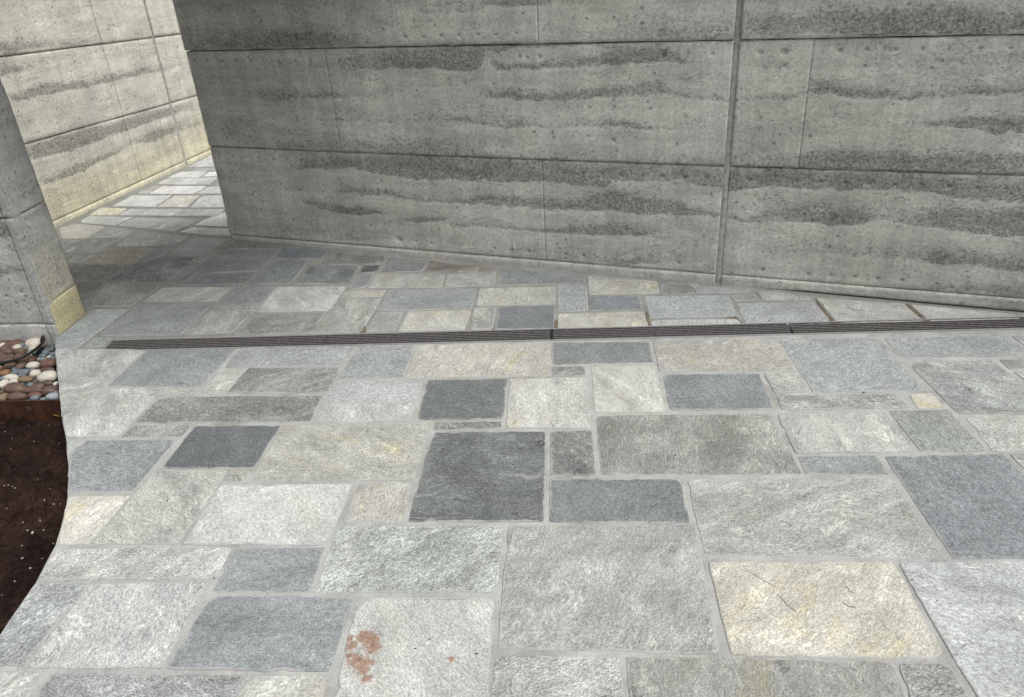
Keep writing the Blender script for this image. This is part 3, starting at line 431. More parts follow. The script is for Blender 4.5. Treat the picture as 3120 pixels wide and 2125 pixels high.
 ((189, 193, 198), 'g', [(3.617, 7.989), (4.368, 7.919), (4.327, 7.479), (3.576, 7.549)]),
 ((194, 194, 188), 'g', [(0.183, 8.631), (0.863, 8.568), (0.835, 8.267), (0.155, 8.331)]),
 ((188, 192, 192), 'g', [(0.881, 8.566), (1.243, 8.532), (1.215, 8.232), (0.853, 8.266)]),
 ((160, 163, 166), 'm', [(1.261, 8.531), (2.037, 8.458), (2.009, 8.158), (1.233, 8.23)]),
 ((142, 150, 158), 'b', [(2.055, 8.457), (2.643, 8.402), (2.615, 8.101), (2.027, 8.156)]),
 ((168, 172, 170), 'm', [(2.661, 8.4), (3.117, 8.358), (3.089, 8.057), (2.633, 8.099)]),
 ((168, 172, 170), 'm', [(3.135, 8.356), (3.418, 8.329), (3.39, 8.029), (3.107, 8.055)]),
 ((188, 192, 192), 'g', [(3.436, 8.328), (4.064, 8.269), (4.036, 7.968), (3.408, 8.027)]),
 ((189, 193, 198), 'g', [(4.082, 8.267), (4.586, 8.22), (4.558, 7.92), (4.054, 7.967)]),
]
BANDS_MAIN = [
 [(-0.005, 1.146, 1.062, 0.5), (0.445, 1.153, 1.066, 0.7), (0.753, 1.167, 1.07, 0.8), (0.899, 1.153, 1.072, 0.7), (1.145, 1.116, 1.073, 0.4), (1.315, 1.098, 1.075, 0.2)],
 [(1.337, 1.262, 1.233, 0.3), (1.445, 1.27, 1.214, 0.45), (1.666, 1.265, 1.21, 0.5), (1.741, 1.258, 1.237, 0.7), (1.938, 1.253, 1.233, 0.7), (2.055, 1.255, 1.24, 0.4), (2.28, 1.25, 1.235, 0.3)],
 [(2.335, 1.165, 1.084, 0.35), (2.551, 1.171, 1.089, 0.5), (2.758, 1.182, 1.088, 0.5), (2.839, 1.183, 1.091, 0.55), (3.084, 1.199, 1.105, 0.7), (3.491, 1.206, 1.105, 0.85), (3.832, 1.174, 1.109, 0.9)],
 [(0.763, 1.013, 0.967, 0.3), (0.949, 1.03, 0.965, 0.5), (1.166, 1.053, 0.968, 0.7), (1.373, 1.061, 0.972, 0.9), (1.571, 1.068, 0.961, 1.0), (1.646, 1.065, 0.961, 1), (1.692, 1.067, 0.978, 0.9), (1.726, 1.067, 1.045, 0.6), (2.049, 1.075, 1.065, 0.5), (2.336, 1.076, 1.061, 0.4)],
 [(1.71, 1.029, 1.001, 0.5), (1.777, 1.006, 0.97, 0.7), (1.827, 0.984, 0.97, 0.8), (2.047, 1.001, 0.971, 0.7), (2.28, 1.038, 0.98, 0.7), (2.392, 1.063, 0.99, 0.9), (2.528, 1.072, 1.001, 0.9), (2.61, 1.031, 0.996, 0.6), (2.716, 1.011, 0.991, 0.3)],
 [(1.717, 0.882, 0.842, 0.5), (1.819, 0.872, 0.843, 0.8), (1.981, 0.863, 0.829, 0.8), (2.103, 0.87, 0.836, 0.7), (2.28, 0.888, 0.847, 0.8), (2.395, 0.911, 0.855, 0.6), (2.534, 0.918, 0.87, 0.7), (2.59, 0.881, 0.855, 0.5), (2.726, 0.851, 0.841, 0.6), (2.763, 0.851, 0.839, 0.6), (2.922, 0.854, 0.848, 0.4), (3.006, 0.884, 0.855, 0.5), (3.134, 0.885, 0.868, 0.6)],
 [(3.158, 0.93, 0.869, 1.0), (3.203, 0.909, 0.875, 1.0), (3.28, 0.893, 0.87, 0.9), (3.361, 0.883, 0.86, 0.8), (3.517, 0.874, 0.863, 0.7), (3.639, 0.892, 0.881, 0.5), (3.764, 0.904, 0.883, 0.7), (3.89, 0.895, 0.887, 0.7)],
 [(1.439, 0.765, 0.729, 0.5), (1.588, 0.751, 0.726, 0.6), (1.752, 0.731, 0.707, 0.5), (1.881, 0.752, 0.704, 0.6), (2.038, 0.738, 0.715, 0.4), (2.221, 0.742, 0.72, 0.5), (2.386, 0.744, 0.724, 0.9), (2.484, 0.727, 0.716, 0.8), (2.679, 0.73, 0.721, 0.2)],
 [(0.247, 0.84, 0.816, 0.3), (0.535, 0.869, 0.811, 0.5), (0.845, 0.86, 0.822, 0.6), (0.994, 0.849, 0.831, 0.5), (1.138, 0.839, 0.833, 0.2)],
 [(0.626, 0.741, 0.702, 0.3), (0.898, 0.741, 0.709, 0.4), (1.119, 0.721, 0.708, 0.3), (1.265, 0.743, 0.712, 0.4), (1.544, 0.762, 0.725, 0.4)],
 [(3.509, 0.779, 0.757, 0.3), (3.612, 0.776, 0.759, 0.6), (3.71, 0.795, 0.757, 0.9), (3.809, 0.803, 0.749, 1), (3.917, 0.805, 0.741, 1)],
 [(0.22, 0.609, 0.553, 0.3), (0.873, 0.63, 0.557, 0.5), (1.53, 0.645, 0.56, 0.7), (1.574, 0.628, 0.552, 0.6), (1.775, 0.598, 0.555, 0.4), (2.034, 0.596, 0.559, 0.4), (2.517, 0.597, 0.568, 0.4), (2.854, 0.627, 0.57, 0.4), (3.093, 0.624, 0.572, 0.6), (3.206, 0.647, 0.574, 0.8), (3.482, 0.651, 0.578, 0.9), (3.692, 0.648, 0.579, 1), (3.954, 0.642, 0.583, 1)],
 [(0.541, 0.546, 0.451, 0.3), (0.622, 0.546, 0.448, 0.7), (0.743, 0.547, 0.45, 0.7), (0.903, 0.55, 0.475, 0.7), (1.015, 0.548, 0.446, 0.8), (1.128, 0.549, 0.438, 0.9), (1.275, 0.552, 0.429, 1), (1.49, 0.554, 0.434, 1), (1.674, 0.552, 0.441, 0.9), (1.809, 0.555, 0.444, 0.9), (1.979, 0.556, 0.45, 0.8), (2.131, 0.556, 0.446, 0.7), (2.286, 0.557, 0.436, 0.7), (2.316, 0.558, 0.48, 0.7), (2.638, 0.567, 0.485, 0.6), (2.723, 0.568, 0.472, 0.6), (2.824, 0.564, 0.466, 0.7), (2.852, 0.558, 0.45, 0.8), (2.852, 0.562, 0.453, 0.9), (3.035, 0.564, 0.482, 0.8), (3.311, 0.571, 0.486, 0.8), (3.621, 0.577, 0.498, 0.8), (3.722, 0.576, 0.481, 0.8), (3.868, 0.58, 0.472, 0.8), (3.973, 0.583, 0.473, 0.7)],
 [(0.751, 0.346, 0.332, 0.4), (0.874, 0.385, 0.328, 0.6), (1.029, 0.372, 0.327, 0.7), (1.179, 0.346, 0.318, 0.7), (1.326, 0.321, 0.307, 0.7), (1.472, 0.326, 0.309, 0.7), (1.612, 0.359, 0.315, 0.9), (1.73, 0.366, 0.313, 0.9), (1.973, 0.367, 0.312, 0.8), (2.129, 0.377, 0.316, 0.8), (2.317, 0.419, 0.326, 1), (2.469, 0.404, 0.32, 1), (2.618, 0.388, 0.33, 0.8), (2.791, 0.351, 0.33, 0.6), (2.854, 0.338, 0.325, 0.6), (2.865, 0.338, 0.326, 0.8), (2.939, 0.325, 0.313, 0.6), (3.023, 0.4, 0.324, 0.5), (3.166, 0.415, 0.322, 0.8), (3.278, 0.422, 0.318, 0.9), (3.414, 0.413, 0.331, 0.8), (3.482, 0.4, 0.364, 0.4), (3.548, 0.38, 0.356, 0.6), (3.649, 0.422, 0.346, 0.7), (3.748, 0.446, 0.341, 0.8), (3.848, 0.447, 0.331, 0.8), (4.005, 0.44, 0.332, 0.9)],
 [(0.554, 0.273, 0.251, 0.7), (0.611, 0.27, 0.24, 0.8), (0.691, 0.26, 0.223, 0.8), (0.85, 0.241, 0.212, 0.9), (0.931, 0.247, 0.21, 1), (1.01, 0.237, 0.223, 0.9), (1.07, 0.22, 0.213, 0.3)],
 [(1.183, 0.207, 0.192, 0.7), (1.275, 0.22, 0.192, 1), (1.425, 0.231, 0.21, 0.8), (1.455, 0.24, 0.219, 0.5)],
 [(1.422, 0.217, 0.174, 0.4), (1.507, 0.223, 0.178, 0.5), (1.651, 0.227, 0.189, 0.5), (1.79, 0.21, 0.189, 0.6), (1.927, 0.206, 0.189, 0.7), (2.06, 0.216, 0.19, 0.8), (2.191, 0.233, 0.193, 0.9), (2.318, 0.262, 0.2, 1), (2.442, 0.245, 0.207, 0.8), (2.534, 0.246, 0.221, 0.4)],
 [(0.32, 0.146, 0.067, 0.2), (0.741, 0.109, 0.055, 0.4), (0.903, 0.084, 0.053, 0.6), (1.067, 0.119, 0.074, 0.3)],
 [(2.023, 0.106, 0.05, 0.4), (2.189, 0.086, 0.059, 0.3), (2.351, 0.08, 0.053, 0.6), (2.508, 0.101, 0.068, 0.8), (2.57, 0.087, 0.067, 0.3)],
 [(3.185, 0.233, 0.188, 0.3), (3.41, 0.239, 0.188, 0.5), (3.599, 0.243, 0.199, 0.5), (3.731, 0.248, 0.186, 0.7), (3.884, 0.243, 0.188, 0.7), (4.046, 0.245, 0.173, 0.7)],
 [(3.599, 0.076, 0.05, 0.3), (3.81, 0.098, 0.06, 0.6), (4.011, 0.119, 0.07, 0.5)],
]
PITS_MAIN = [(0.04, 1.008, 1), (0.129, 1.008, 1), (0.22, 1.008, 1), (0.312, 1.008, 1), (0.403, 1.008, 1), (0.676, 1.008, 1), (0.765, 1.008, 1), (0.578, 1.001, 1.6), (1.888, 1.024, 1), (1.923, 1.02, 1), (1.984, 1.024, 1.1), (2.539, 1.032, 1.5), (2.638, 1.036, 0.9), (2.74, 1.033, 1), (2.931, 1.038, 1.2), (3.021, 1.041, 2), (3.23, 1.045, 1.2), (3.324, 1.047, 1.2), (3.426, 1.047, 1), (3.52, 1.049, 0.9), (3.712, 1.05, 1), (3.81, 1.05, 1), (3.027, 0.988, 1), (1.322, 1.114, 1), (1.415, 1.113, 1), (1.507, 1.115, 1), (1.508, 1.117, 1), (1.598, 1.118, 0.8), (1.693, 1.121, 1.1), (1.784, 1.12, 0.9), (1.88, 1.124, 0.8), (2.322, 0.662, 1.4), (0.048, 0.498, 1), (0.141, 0.498, 1), (0.202, 0.492, 1), (0.32, 0.5, 1), (0.414, 0.495, 1.1), (0.504, 0.498, 1.2), (0.594, 0.498, 1.3), (0.687, 0.497, 1), (1.143, 0.082, 1.7), (1.238, 0.081, 0.8), (1.329, 0.078, 0.9), (2.081, 0.499, 1.1), (2.175, 0.499, 1.1), (2.268, 0.502, 1.1), (2.362, 0.498, 1.1), (2.46, 0.506, 1.1), (2.554, 0.507, 1.1), (2.651, 0.506, 1.1), (2.746, 0.508, 1.1), (1.694, 0.081, 1.1), (1.79, 0.078, 1.1), (1.884, 0.08, 1.1), (2.08, 0.083, 1.1), (2.173, 0.083, 1.1), (2.645, 0.088, 1.1), (2.935, 0.51, 1.1), (3.127, 0.513, 1.1), (3.225, 0.516, 1.1), (3.322, 0.517, 1.1), (3.418, 0.518, 1.1), (3.514, 0.519, 1.1), (3.613, 0.523, 1.1), (3.713, 0.522, 1.1), (3.811, 0.521, 1.1), (3.911, 0.523, 1.1), (3.215, 0.4, 1.1), (3.027, 0.09, 1.1), (3.228, 0.088, 1.1), (3.321, 0.091, 1.1), (3.422, 0.094, 1.1), (3.514, 0.094, 1.1), (3.612, 0.097, 1.1)]
BANDS_FAR = [
 [(0.058, 1.12, 1.045, 0.7), (0.323, 1.076, 1.037, 0.7), (0.881, 1.027, 1.001, 0.4), (1.325, 0.998, 0.979, 0.2)],
 [(0.002, 0.992, 0.932, 0.9), (0.183, 0.979, 0.925, 0.5), (0.396, 0.972, 0.94, 0.2)],
 [(0.023, 0.815, 0.784, 0.7), (0.264, 0.828, 0.771, 0.9), (0.383, 0.823, 0.766, 0.9), (0.63, 0.788, 0.745, 0.7), (1.066, 0.788, 0.742, 0.7), (1.381, 0.756, 0.717, 0.5), (1.701, 0.736, 0.716, 0.4)],
 [(-0.002, 0.522, 0.434, 1), (0.359, 0.522, 0.403, 1), (0.846, 0.479, 0.405, 0.9), (1.386, 0.455, 0.395, 0.8), (1.704, 0.435, 0.403, 0.3)],
 [(0.025, 0.298, 0.265, 0.6), (0.344, 0.309, 0.256, 0.8), (0.702, 0.302, 0.275, 0.6), (0.87, 0.341, 0.303, 0.4), (1.107, 0.344, 0.266, 0.8), (1.367, 0.327, 0.266, 0.5), (1.732, 0.266, 0.234, 0.5)],
]
PITS_FAR = [(0.056, 0.985, 0.9), (0.19, 0.972, 0.9), (0.262, 0.969, 0.9), (0.332, 0.962, 0.9), (0.399, 0.964, 0.9), (0.497, 0.97, 0.9), (0.534, 0.96, 0.9), (0.603, 0.954, 0.9), (0.734, 0.943, 0.9), (0.871, 0.946, 0.9), (0.934, 0.941, 0.9), (0.998, 0.937, 0.9), (1.066, 0.936, 0.9), (1.179, 0.93, 0.9), (1.239, 0.923, 0.9), (1.307, 0.919, 0.9), (1.455, 0.906, 0.9), (1.506, 0.904, 0.9), (1.565, 0.897, 0.9), (0.312, 1.133, 0.9), (0.372, 1.188, 0.9), (0.844, 0.714, 0.9), (0.182, 0.115, 0.9), (0.115, 0.572, 0.9)]
# pebbles: x, y, half width, half depth, half height, colour key
PEBBLES = [
 (-2.418, 3.307, 0.019, 0.025, 0.012, 'N'),
 (-2.383, 3.263, 0.012, 0.016, 0.008, 'N'),
 (-2.354, 3.279, 0.024, 0.02, 0.012, 'R'),
 (-2.32, 3.297, 0.025, 0.02, 0.012, 'W'),
 (-2.278, 3.295, 0.018, 0.015, 0.009, 'W'),
 (-2.364, 3.215, 0.017, 0.022, 0.011, 'P'),
 (-2.335, 3.217, 0.013, 0.017, 0.008, 'W'),
 (-2.318, 3.241, 0.02, 0.018, 0.011, 'S'),
 (-2.284, 3.244, 0.014, 0.011, 0.007, 'S'),
 (-2.273, 3.212, 0.016, 0.016, 0.01, 'S'),
 (-2.269, 3.254, 0.012, 0.009, 0.006, 'S'),
 (-2.252, 3.265, 0.013, 0.008, 0.005, 'S'),
 (-2.281, 3.186, 0.021, 0.018, 0.011, 'W'),
 (-2.21, 3.213, 0.043, 0.032, 0.019, 'P'),
 (-2.194, 3.166, 0.023, 0.019, 0.012, 'W'),
 (-2.237, 3.179, 0.017, 0.013, 0.008, 'S'),
 (-2.308, 3.153, 0.035, 0.024, 0.015, 'N'),
 (-2.242, 3.145, 0.03, 0.021, 0.013, 'N'),
 (-2.294, 3.093, 0.024, 0.02, 0.012, 'R'),
 (-2.263, 3.098, 0.013, 0.01, 0.006, 'S'),
 (-2.256, 3.058, 0.034, 0.024, 0.015, 'D'),
 (-2.211, 3.085, 0.028, 0.025, 0.016, 'N'),
 (-2.187, 3.107, 0.015, 0.013, 0.008, 'W'),
 (-2.244, 3.081, 0.007, 0.01, 0.005, 'W'),
 (-2.188, 3.134, 0.021, 0.01, 0.006, 'L'),
 (-2.149, 3.056, 0.028, 0.023, 0.015, 'R'),
 (-2.167, 3.008, 0.019, 0.025, 0.012, 'N'),
 (-2.219, 3.012, 0.026, 0.017, 0.011, 'D'),
 (-2.25, 2.999, 0.009, 0.012, 0.006, 'O'),
 (-2.141, 3.008, 0.008, 0.011, 0.005, 'S'),
 (-2.11, 2.999, 0.028, 0.02, 0.013, 'W'),
 (-2.113, 3.063, 0.01, 0.012, 0.006, 'W'),
 (-2.095, 3.055, 0.019, 0.015, 0.009, 'S'),
 (-2.116, 3.094, 0.018, 0.011, 0.007, 'S'),
 (-2.115, 3.128, 0.017, 0.022, 0.01, 'S'),
 (-2.125, 3.157, 0.012, 0.015, 0.008, 'S'),
 (-2.103, 3.154, 0.012, 0.016, 0.008, 'S'),
 (-2.076, 3.104, 0.014, 0.011, 0.007, 'S'),
 (-2.081, 3.08, 0.01, 0.011, 0.006, 'W'),
 (-2.057, 3.065, 0.015, 0.011, 0.007, 'S'),
 (-2.046, 3.007, 0.035, 0.027, 0.017, 'R'),
 (-2.034, 3.035, 0.009, 0.006, 0.004, 'R'),
 (-2.019, 2.946, 0.032, 0.015, 0.01, 'D'),
 (-2.158, 2.95, 0.018, 0.023, 0.011, 'S'),
 (-2.187, 2.985, 0.01, 0.011, 0.006, 'S'),
 (-2.135, 2.958, 0.013, 0.009, 0.006, 'L'),
 (-2.172, 2.937, 0.013, 0.009, 0.006, 'S'),
 (-2.118, 2.942, 0.022, 0.019, 0.012, 'S'),
 (-2.092, 2.958, 0.017, 0.01, 0.007, 'S'),
 (-2.064, 2.926, 0.024, 0.022, 0.014, 'W'),
 (-2.206, 2.95, 0.023, 0.018, 0.012, 'O'),
 (-2.117, 2.919, 0.019, 0.011, 0.007, 'S'),
 (-2.197, 2.907, 0.011, 0.015, 0.007, 'S'),
 (-1.985, 2.88, 0.041, 0.031, 0.02, 'W'),
 (-2.079, 2.876, 0.032, 0.019, 0.012, 'T'),
 (-2.068, 2.896, 0.013, 0.008, 0.005, 'S'),
 (-2.029, 2.864, 0.013, 0.017, 0.008, 'D'),
 (-2.155, 2.902, 0.034, 0.017, 0.011, 'W'),
 (-2.123, 2.868, 0.021, 0.017, 0.011, 'W'),
 (-2.162, 2.854, 0.02, 0.026, 0.012, 'W'),
 (-2.13, 2.834, 0.013, 0.013, 0.008, 'S'),
 (-2.079, 2.841, 0.013, 0.009, 0.006, 'S'),
 (-2.037, 2.83, 0.017, 0.014, 0.009, 'S'),
 (-1.962, 2.832, 0.024, 0.016, 0.011, 'D'),
 (-1.929, 2.83, 0.01, 0.013, 0.006, 'W'),
 (-1.99, 2.801, 0.028, 0.021, 0.014, 'N'),
 (-2.076, 2.793, 0.05, 0.029, 0.019, 'N'),
 (-2.006, 2.771, 0.058, 0.014, 0.009, 'N'),
 (-1.945, 2.792, 0.012, 0.015, 0.007, 'S'),
 (-1.915, 2.76, 0.034, 0.026, 0.017, 'D'),
 (-2.133, 2.787, 0.012, 0.012, 0.007, 'N'),
 (-2.14, 2.814, 0.011, 0.007, 0.005, 'S'),
 (-2.112, 2.829, 0.013, 0.008, 0.005, 'S'),
 (-2.099, 2.739, 0.02, 0.023, 0.013, 'T'),
 (-2.061, 2.747, 0.02, 0.011, 0.007, 'L'),
 (-2.035, 2.731, 0.042, 0.02, 0.013, 'N'),
 (-1.968, 2.738, 0.029, 0.015, 0.01, 'R'),
 (-1.959, 2.717, 0.02, 0.014, 0.009, 'S'),
 (-1.918, 2.707, 0.016, 0.009, 0.006, 'S'),
 (-1.89, 2.747, 0.015, 0.013, 0.009, 'S'),
 (-1.884, 2.716, 0.025, 0.019, 0.013, 'L'),
 (-1.979, 2.702, 0.011, 0.005, 0.004, 'S'),
 (-1.977, 2.935, 0.006, 0.007, 0.004, 'S'),
 (-2.041, 2.943, 0.009, 0.008, 0.005, 'S'),
]
HOSE = [(-2.248, 2.973), (-2.232, 2.977), (-2.193, 2.985), (-2.158, 3.0), (-2.136, 3.026), (-2.118, 3.065), (-2.113, 3.103), (-2.119, 3.143), (-2.135, 3.177), (-2.154, 3.199), (-2.168, 3.199)]
EDGING = [(-2.082, 2.69), (-1.829, 2.669)]
LEAF = (-1.867, 2.677)
CHIPS = [(-2.051, 2.607, 0.003, 0.003), (-1.994, 2.554, 0.003, 0.003), (-1.873, 2.499, 0.005, 0.003), (-1.778, 2.496, 0.002, 0.003), (-1.866, 2.341, 0.002, 0.002), (-1.849, 2.239, 0.007, 0.004), (-1.837, 2.242, 0.007, 0.003), (-1.81, 2.231, 0.006, 0.005), (-1.822, 2.238, 0.004, 0.004), (-1.612, 2.116, 0.006, 0.004), (-1.588, 2.114, 0.002, 0.009), (-1.749, 2.206, 0.003, 0.004), (-1.666, 2.2, 0.003, 0.003), (-1.57, 1.971, 0.006, 0.008), (-1.549, 1.896, 0.004, 0.01), (-1.579, 1.849, 0.005, 0.009), (-1.537, 1.811, 0.007, 0.005), (-1.648, 1.861, 0.006, 0.004), (-1.614, 1.912, 0.005, 0.004), (-1.626, 1.976, 0.006, 0.003), (-1.606, 2.019, 0.007, 0.003), (-1.504, 1.699, 0.004, 0.003), (-1.609, 2.034, 0.005, 0.003), (-1.639, 2.119, 0.003, 0.007), (-1.769, 2.18, 0.003, 0.003), (-1.669, 2.025, 0.004, 0.003), (-1.777, 2.116, 0.004, 0.003), (-1.509, 1.907, 0.003, 0.003), (-1.518, 1.848, 0.003, 0.003), (-1.55, 2.062, 0.003, 0.003), (-1.552, 1.688, 0.003, 0.003), (-1.956, 2.476, 0.002, 0.002), (-1.972, 2.64, 0.002, 0.002), (-1.895, 2.642, 0.002, 0.002), (-1.905, 2.591, 0.002, 0.002), (-1.755, 2.281, 0.002, 0.002), (-1.735, 2.3, 0.002, 0.003), (-1.736, 2.27, 0.002, 0.002)]
SEDIMENT = [
 [(1.376, 3.107), (1.38, 3.079), (1.375, 2.963), (1.376, 2.861), (1.353, 2.86), (1.356, 2.994)],
 [(1.729, 3.001), (1.747, 2.983), (1.749, 2.901), (1.751, 2.822), (1.718, 2.823), (1.72, 2.899)],
 [(0.931, 2.978), (0.985, 2.982), (1.003, 2.898), (0.983, 2.897), (0.972, 2.949)],
 [(0.609, 3.104), (0.618, 3.065), (0.612, 2.992), (0.602, 2.934), (0.587, 2.942)],
 [(0.198, 3.063), (0.214, 3.049), (0.21, 2.971), (0.191, 2.97)],
 [(-0.078, 3.09), (-0.07, 3.089), (-0.074, 2.998), (-0.084, 2.999)],
 [(-0.671, 3.091), (-0.656, 3.126), (-0.643, 3.051), (-0.669, 3.052)],
]
CRACKS = [
 [(0.644, 1.413), (0.654, 1.389), (0.661, 1.371), (0.671, 1.353)],
 [(0.582, 1.546), (0.589, 1.512), (0.605, 1.485), (0.628, 1.46), (0.647, 1.437)],
 [(0.824, 1.43), (0.828, 1.412), (0.838, 1.401)],
 [(0.795, 1.377), (0.805, 1.361), (0.822, 1.356)],
 [(0.745, 1.688), (0.759, 1.675), (0.772, 1.656)],
 [(0.856, 1.579), (0.856, 1.566)],
]
RUST = [(-0.423, 1.366, 0.019), (-0.402, 1.357, 0.027), (-0.393, 1.332, 0.022), (-0.458, 1.361, 0.014), (-0.448, 1.341, 0.019), (-0.429, 1.294, 0.022), (-0.409, 1.285, 0.022), (-0.412, 1.267, 0.019), (-0.397, 1.24, 0.014), (-0.45, 1.31, 0.011), (-0.196, 1.281, 0.009), (-0.458, 1.416, 0.006), (-0.397, 1.287, 0.015)]
GRIT = [(-1.446, 2.244), (-1.132, 1.958), (-0.998, 2.02), (-0.873, 1.605), (1.286, 2.976), (1.11, 2.918), (1.258, 2.322), (-1.071, 1.816), (-0.287, 1.318), (-0.254, 1.343), (-0.135, 1.291), (1.001, 1.433), (1.03, 1.361)]
TIE = (1.81, 0.107)
# stone brightness corrections for the shade by the walls
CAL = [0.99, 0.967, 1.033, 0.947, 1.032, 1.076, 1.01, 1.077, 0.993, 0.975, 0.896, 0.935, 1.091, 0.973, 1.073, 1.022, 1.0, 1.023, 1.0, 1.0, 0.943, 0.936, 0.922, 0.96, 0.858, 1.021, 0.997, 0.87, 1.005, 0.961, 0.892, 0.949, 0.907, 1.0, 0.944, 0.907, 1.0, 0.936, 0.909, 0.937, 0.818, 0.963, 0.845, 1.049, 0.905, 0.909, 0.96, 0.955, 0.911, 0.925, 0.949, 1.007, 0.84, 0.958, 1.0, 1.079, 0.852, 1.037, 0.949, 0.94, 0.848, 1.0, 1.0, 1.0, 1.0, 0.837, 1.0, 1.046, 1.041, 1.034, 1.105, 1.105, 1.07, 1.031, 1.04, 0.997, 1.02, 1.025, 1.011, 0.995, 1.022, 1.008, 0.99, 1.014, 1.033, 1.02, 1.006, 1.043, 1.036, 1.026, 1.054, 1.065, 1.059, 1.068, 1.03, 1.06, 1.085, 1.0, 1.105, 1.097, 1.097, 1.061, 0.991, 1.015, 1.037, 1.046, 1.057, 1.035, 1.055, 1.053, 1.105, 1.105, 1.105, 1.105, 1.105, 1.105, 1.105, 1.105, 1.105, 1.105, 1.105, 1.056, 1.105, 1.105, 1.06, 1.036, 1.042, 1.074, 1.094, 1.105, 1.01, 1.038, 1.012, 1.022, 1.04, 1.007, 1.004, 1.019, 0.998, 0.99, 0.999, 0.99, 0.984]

# ---------------------------------------------------------------- helpers
def lin(c):
    return tuple(((v / 255) / 12.92 if v / 255 <= .04045 else ((v / 255 + .055) / 1.055) ** 2.4) for v in c)

def tag(o, label=None, cat=None, group=None, kind=None):
    if label: o['label'] = label
    if cat: o['category'] = cat
    if group: o['group'] = group
    if kind: o['kind'] = kind
    return o

def empty(name, loc=(0, 0, 0)):
    o = bpy.data.objects.new(name, None); COL.objects.link(o); o.location = loc
    o.empty_display_size = .1
    return o

def obj(name, verts, faces, mat, parent=None, smooth=False, loc=None):
    me = bpy.data.meshes.new(name)
    me.from_pydata([tuple(v) for v in verts], [], [tuple(f) for f in faces]); me.update()
    if mat: me.materials.append(mat)
    if smooth: me.polygons.foreach_set('use_smooth', [True] * len(me.polygons))
    o = bpy.data.objects.new(name, me); COL.objects.link(o)
    if loc: o.location = loc
    if parent: o.parent = parent
    return o

def box(p0, ex, ey, ez):
    """8 corners of a box from a corner and three edge vectors"""
    p0, ex, ey, ez = map(Vector, (p0, ex, ey, ez))
    v = [p0, p0 + ex, p0 + ex + ey, p0 + ey]; v += [q + ez for q in v]
    f = [(3, 2, 1, 0), (4, 5, 6, 7), (0, 1, 5, 4), (1, 2, 6, 5), (2, 3, 7, 6), (3, 0, 4, 7)]
    return v, f

class N:
    """tiny node-tree writer"""
    def __init__(s, name):
        s.m = bpy.data.materials.new(name); s.m.use_nodes = True
        s.t = s.m.node_tree; s.b = s.t.nodes['Principled BSDF']
    def n(s, typ, **kw):
        x = s.t.nodes.new(typ)
        for k, v in kw.items(): setattr(x, k, v)
        return x
    def put(s, sock, v):
        if hasattr(v, 'links') or isinstance(v, bpy.types.NodeSocket): s.t.links.new(v, sock)
        else: sock.default_value = v
    def math(s, op, a, b=0.0, c=None, clamp=False):
        x = s.n('ShaderNodeMath', operation=op, use_clamp=clamp); s.put(x.inputs[0], a); s.put(x.inputs[1], b)
        if c is not None: s.put(x.inputs[2], c)
        return x.outputs[0]
    def mix(s, f, a, b, blend='MIX'):
        x = s.n('ShaderNodeMix', data_type='RGBA', blend_type=blend); x.clamp_factor = True
        s.put(x.inputs[0], f)
        for i, v in ((6, a), (7, b)):
            s.put(x.inputs[i], v if not isinstance(v, tuple) or len(v) == 4 else v + (1,))
        return x.outputs[2]
    def noise(s, vec, scale, detail=3, rough=.5, dist=0.0):
        x = s.n('ShaderNodeTexNoise'); s.put(x.inputs['Vector'], vec)
        x.inputs['Scale'].default_value = scale; x.inputs['Detail'].default_value = detail
        x.inputs['Roughness'].default_value = rough; x.inputs['Distortion'].default_value = dist
        return x.outputs['Fac']
    def vor(s, vec, scale, feature='F1', out='Distance'):
        x = s.n('ShaderNodeTexVoronoi', feature=feature); s.put(x.inputs['Vector'], vec); x.inputs['Scale'].default_value = scale
        return x.outputs[out]
    def ramp(s, v, lo, hi, a=0.0, b=1.0):
        x = s.n('ShaderNodeMapRange'); x.interpolation_type = 'SMOOTHSTEP'
        s.put(x.inputs[0], v)
        for i, q in ((1, lo), (2, hi), (3, a), (4, b)): s.put(x.inputs[i], q)
        return x.outputs[0]
    def attr(s, name, out='Fac'):
        return s.n('ShaderNodeAttribute', attribute_name=name).outputs[out]
    def xyz(s, x, y, z):
        c = s.n('ShaderNodeCombineXYZ')
        for i, v in enumerate((x, y, z)): s.put(c.inputs[i], v)
        return c.outputs[0]
    def scale(s, vec, k):
        m = s.n('ShaderNodeVectorMath', operation='SCALE'); s.put(m.inputs[0], vec); s.put(m.inputs['Scale'], k); return m.outputs[0]
    def vmul(s, vec, k):
        m = s.n('ShaderNodeVectorMath', operation='MULTIPLY'); s.put(m.inputs[0], vec); s.put(m.inputs[1], k); return m.outputs[0]
    def vadd(s, a, b):
        m = s.n('ShaderNodeVectorMath', operation='ADD'); s.put(m.inputs[0], a); s.put(m.inputs[1], b); return m.outputs[0]
    def rot(s, vec, ang):
        r = s.n('ShaderNodeVectorRotate', rotation_type='Z_AXIS'); s.put(r.inputs['Vector'], vec); s.put(r.inputs['Angle'], ang); return r.outputs[0]
    def bump(s, h, strength, dist, prev=None):
        b = s.n('ShaderNodeBump'); s.put(b.inputs['Height'], h); b.inputs['Strength'].default_value = strength
        b.inputs['Distance'].default_value = dist
        if prev is not None: s.t.links.new(prev, b.inputs['Normal'])
        return b.outputs[0]
    def done(s, color, rough=.85, normal=None, metal=0.0, spec=.3):
        s.put(s.b.inputs['Base Color'], color if not isinstance(color, tuple) or len(color) == 4 else color + (1,))
        s.put(s.b.inputs['Roughness'], rough); s.put(s.b.inputs['Metallic'], metal); s.b.inputs['Specular IOR Level'].default_value = spec
        if normal is not None: s.t.links.new(normal, s.b.inputs['Normal'])
        return s.m
    @property
    def pos(s):
        return s.n('ShaderNodeNewGeometry').outputs['Position']

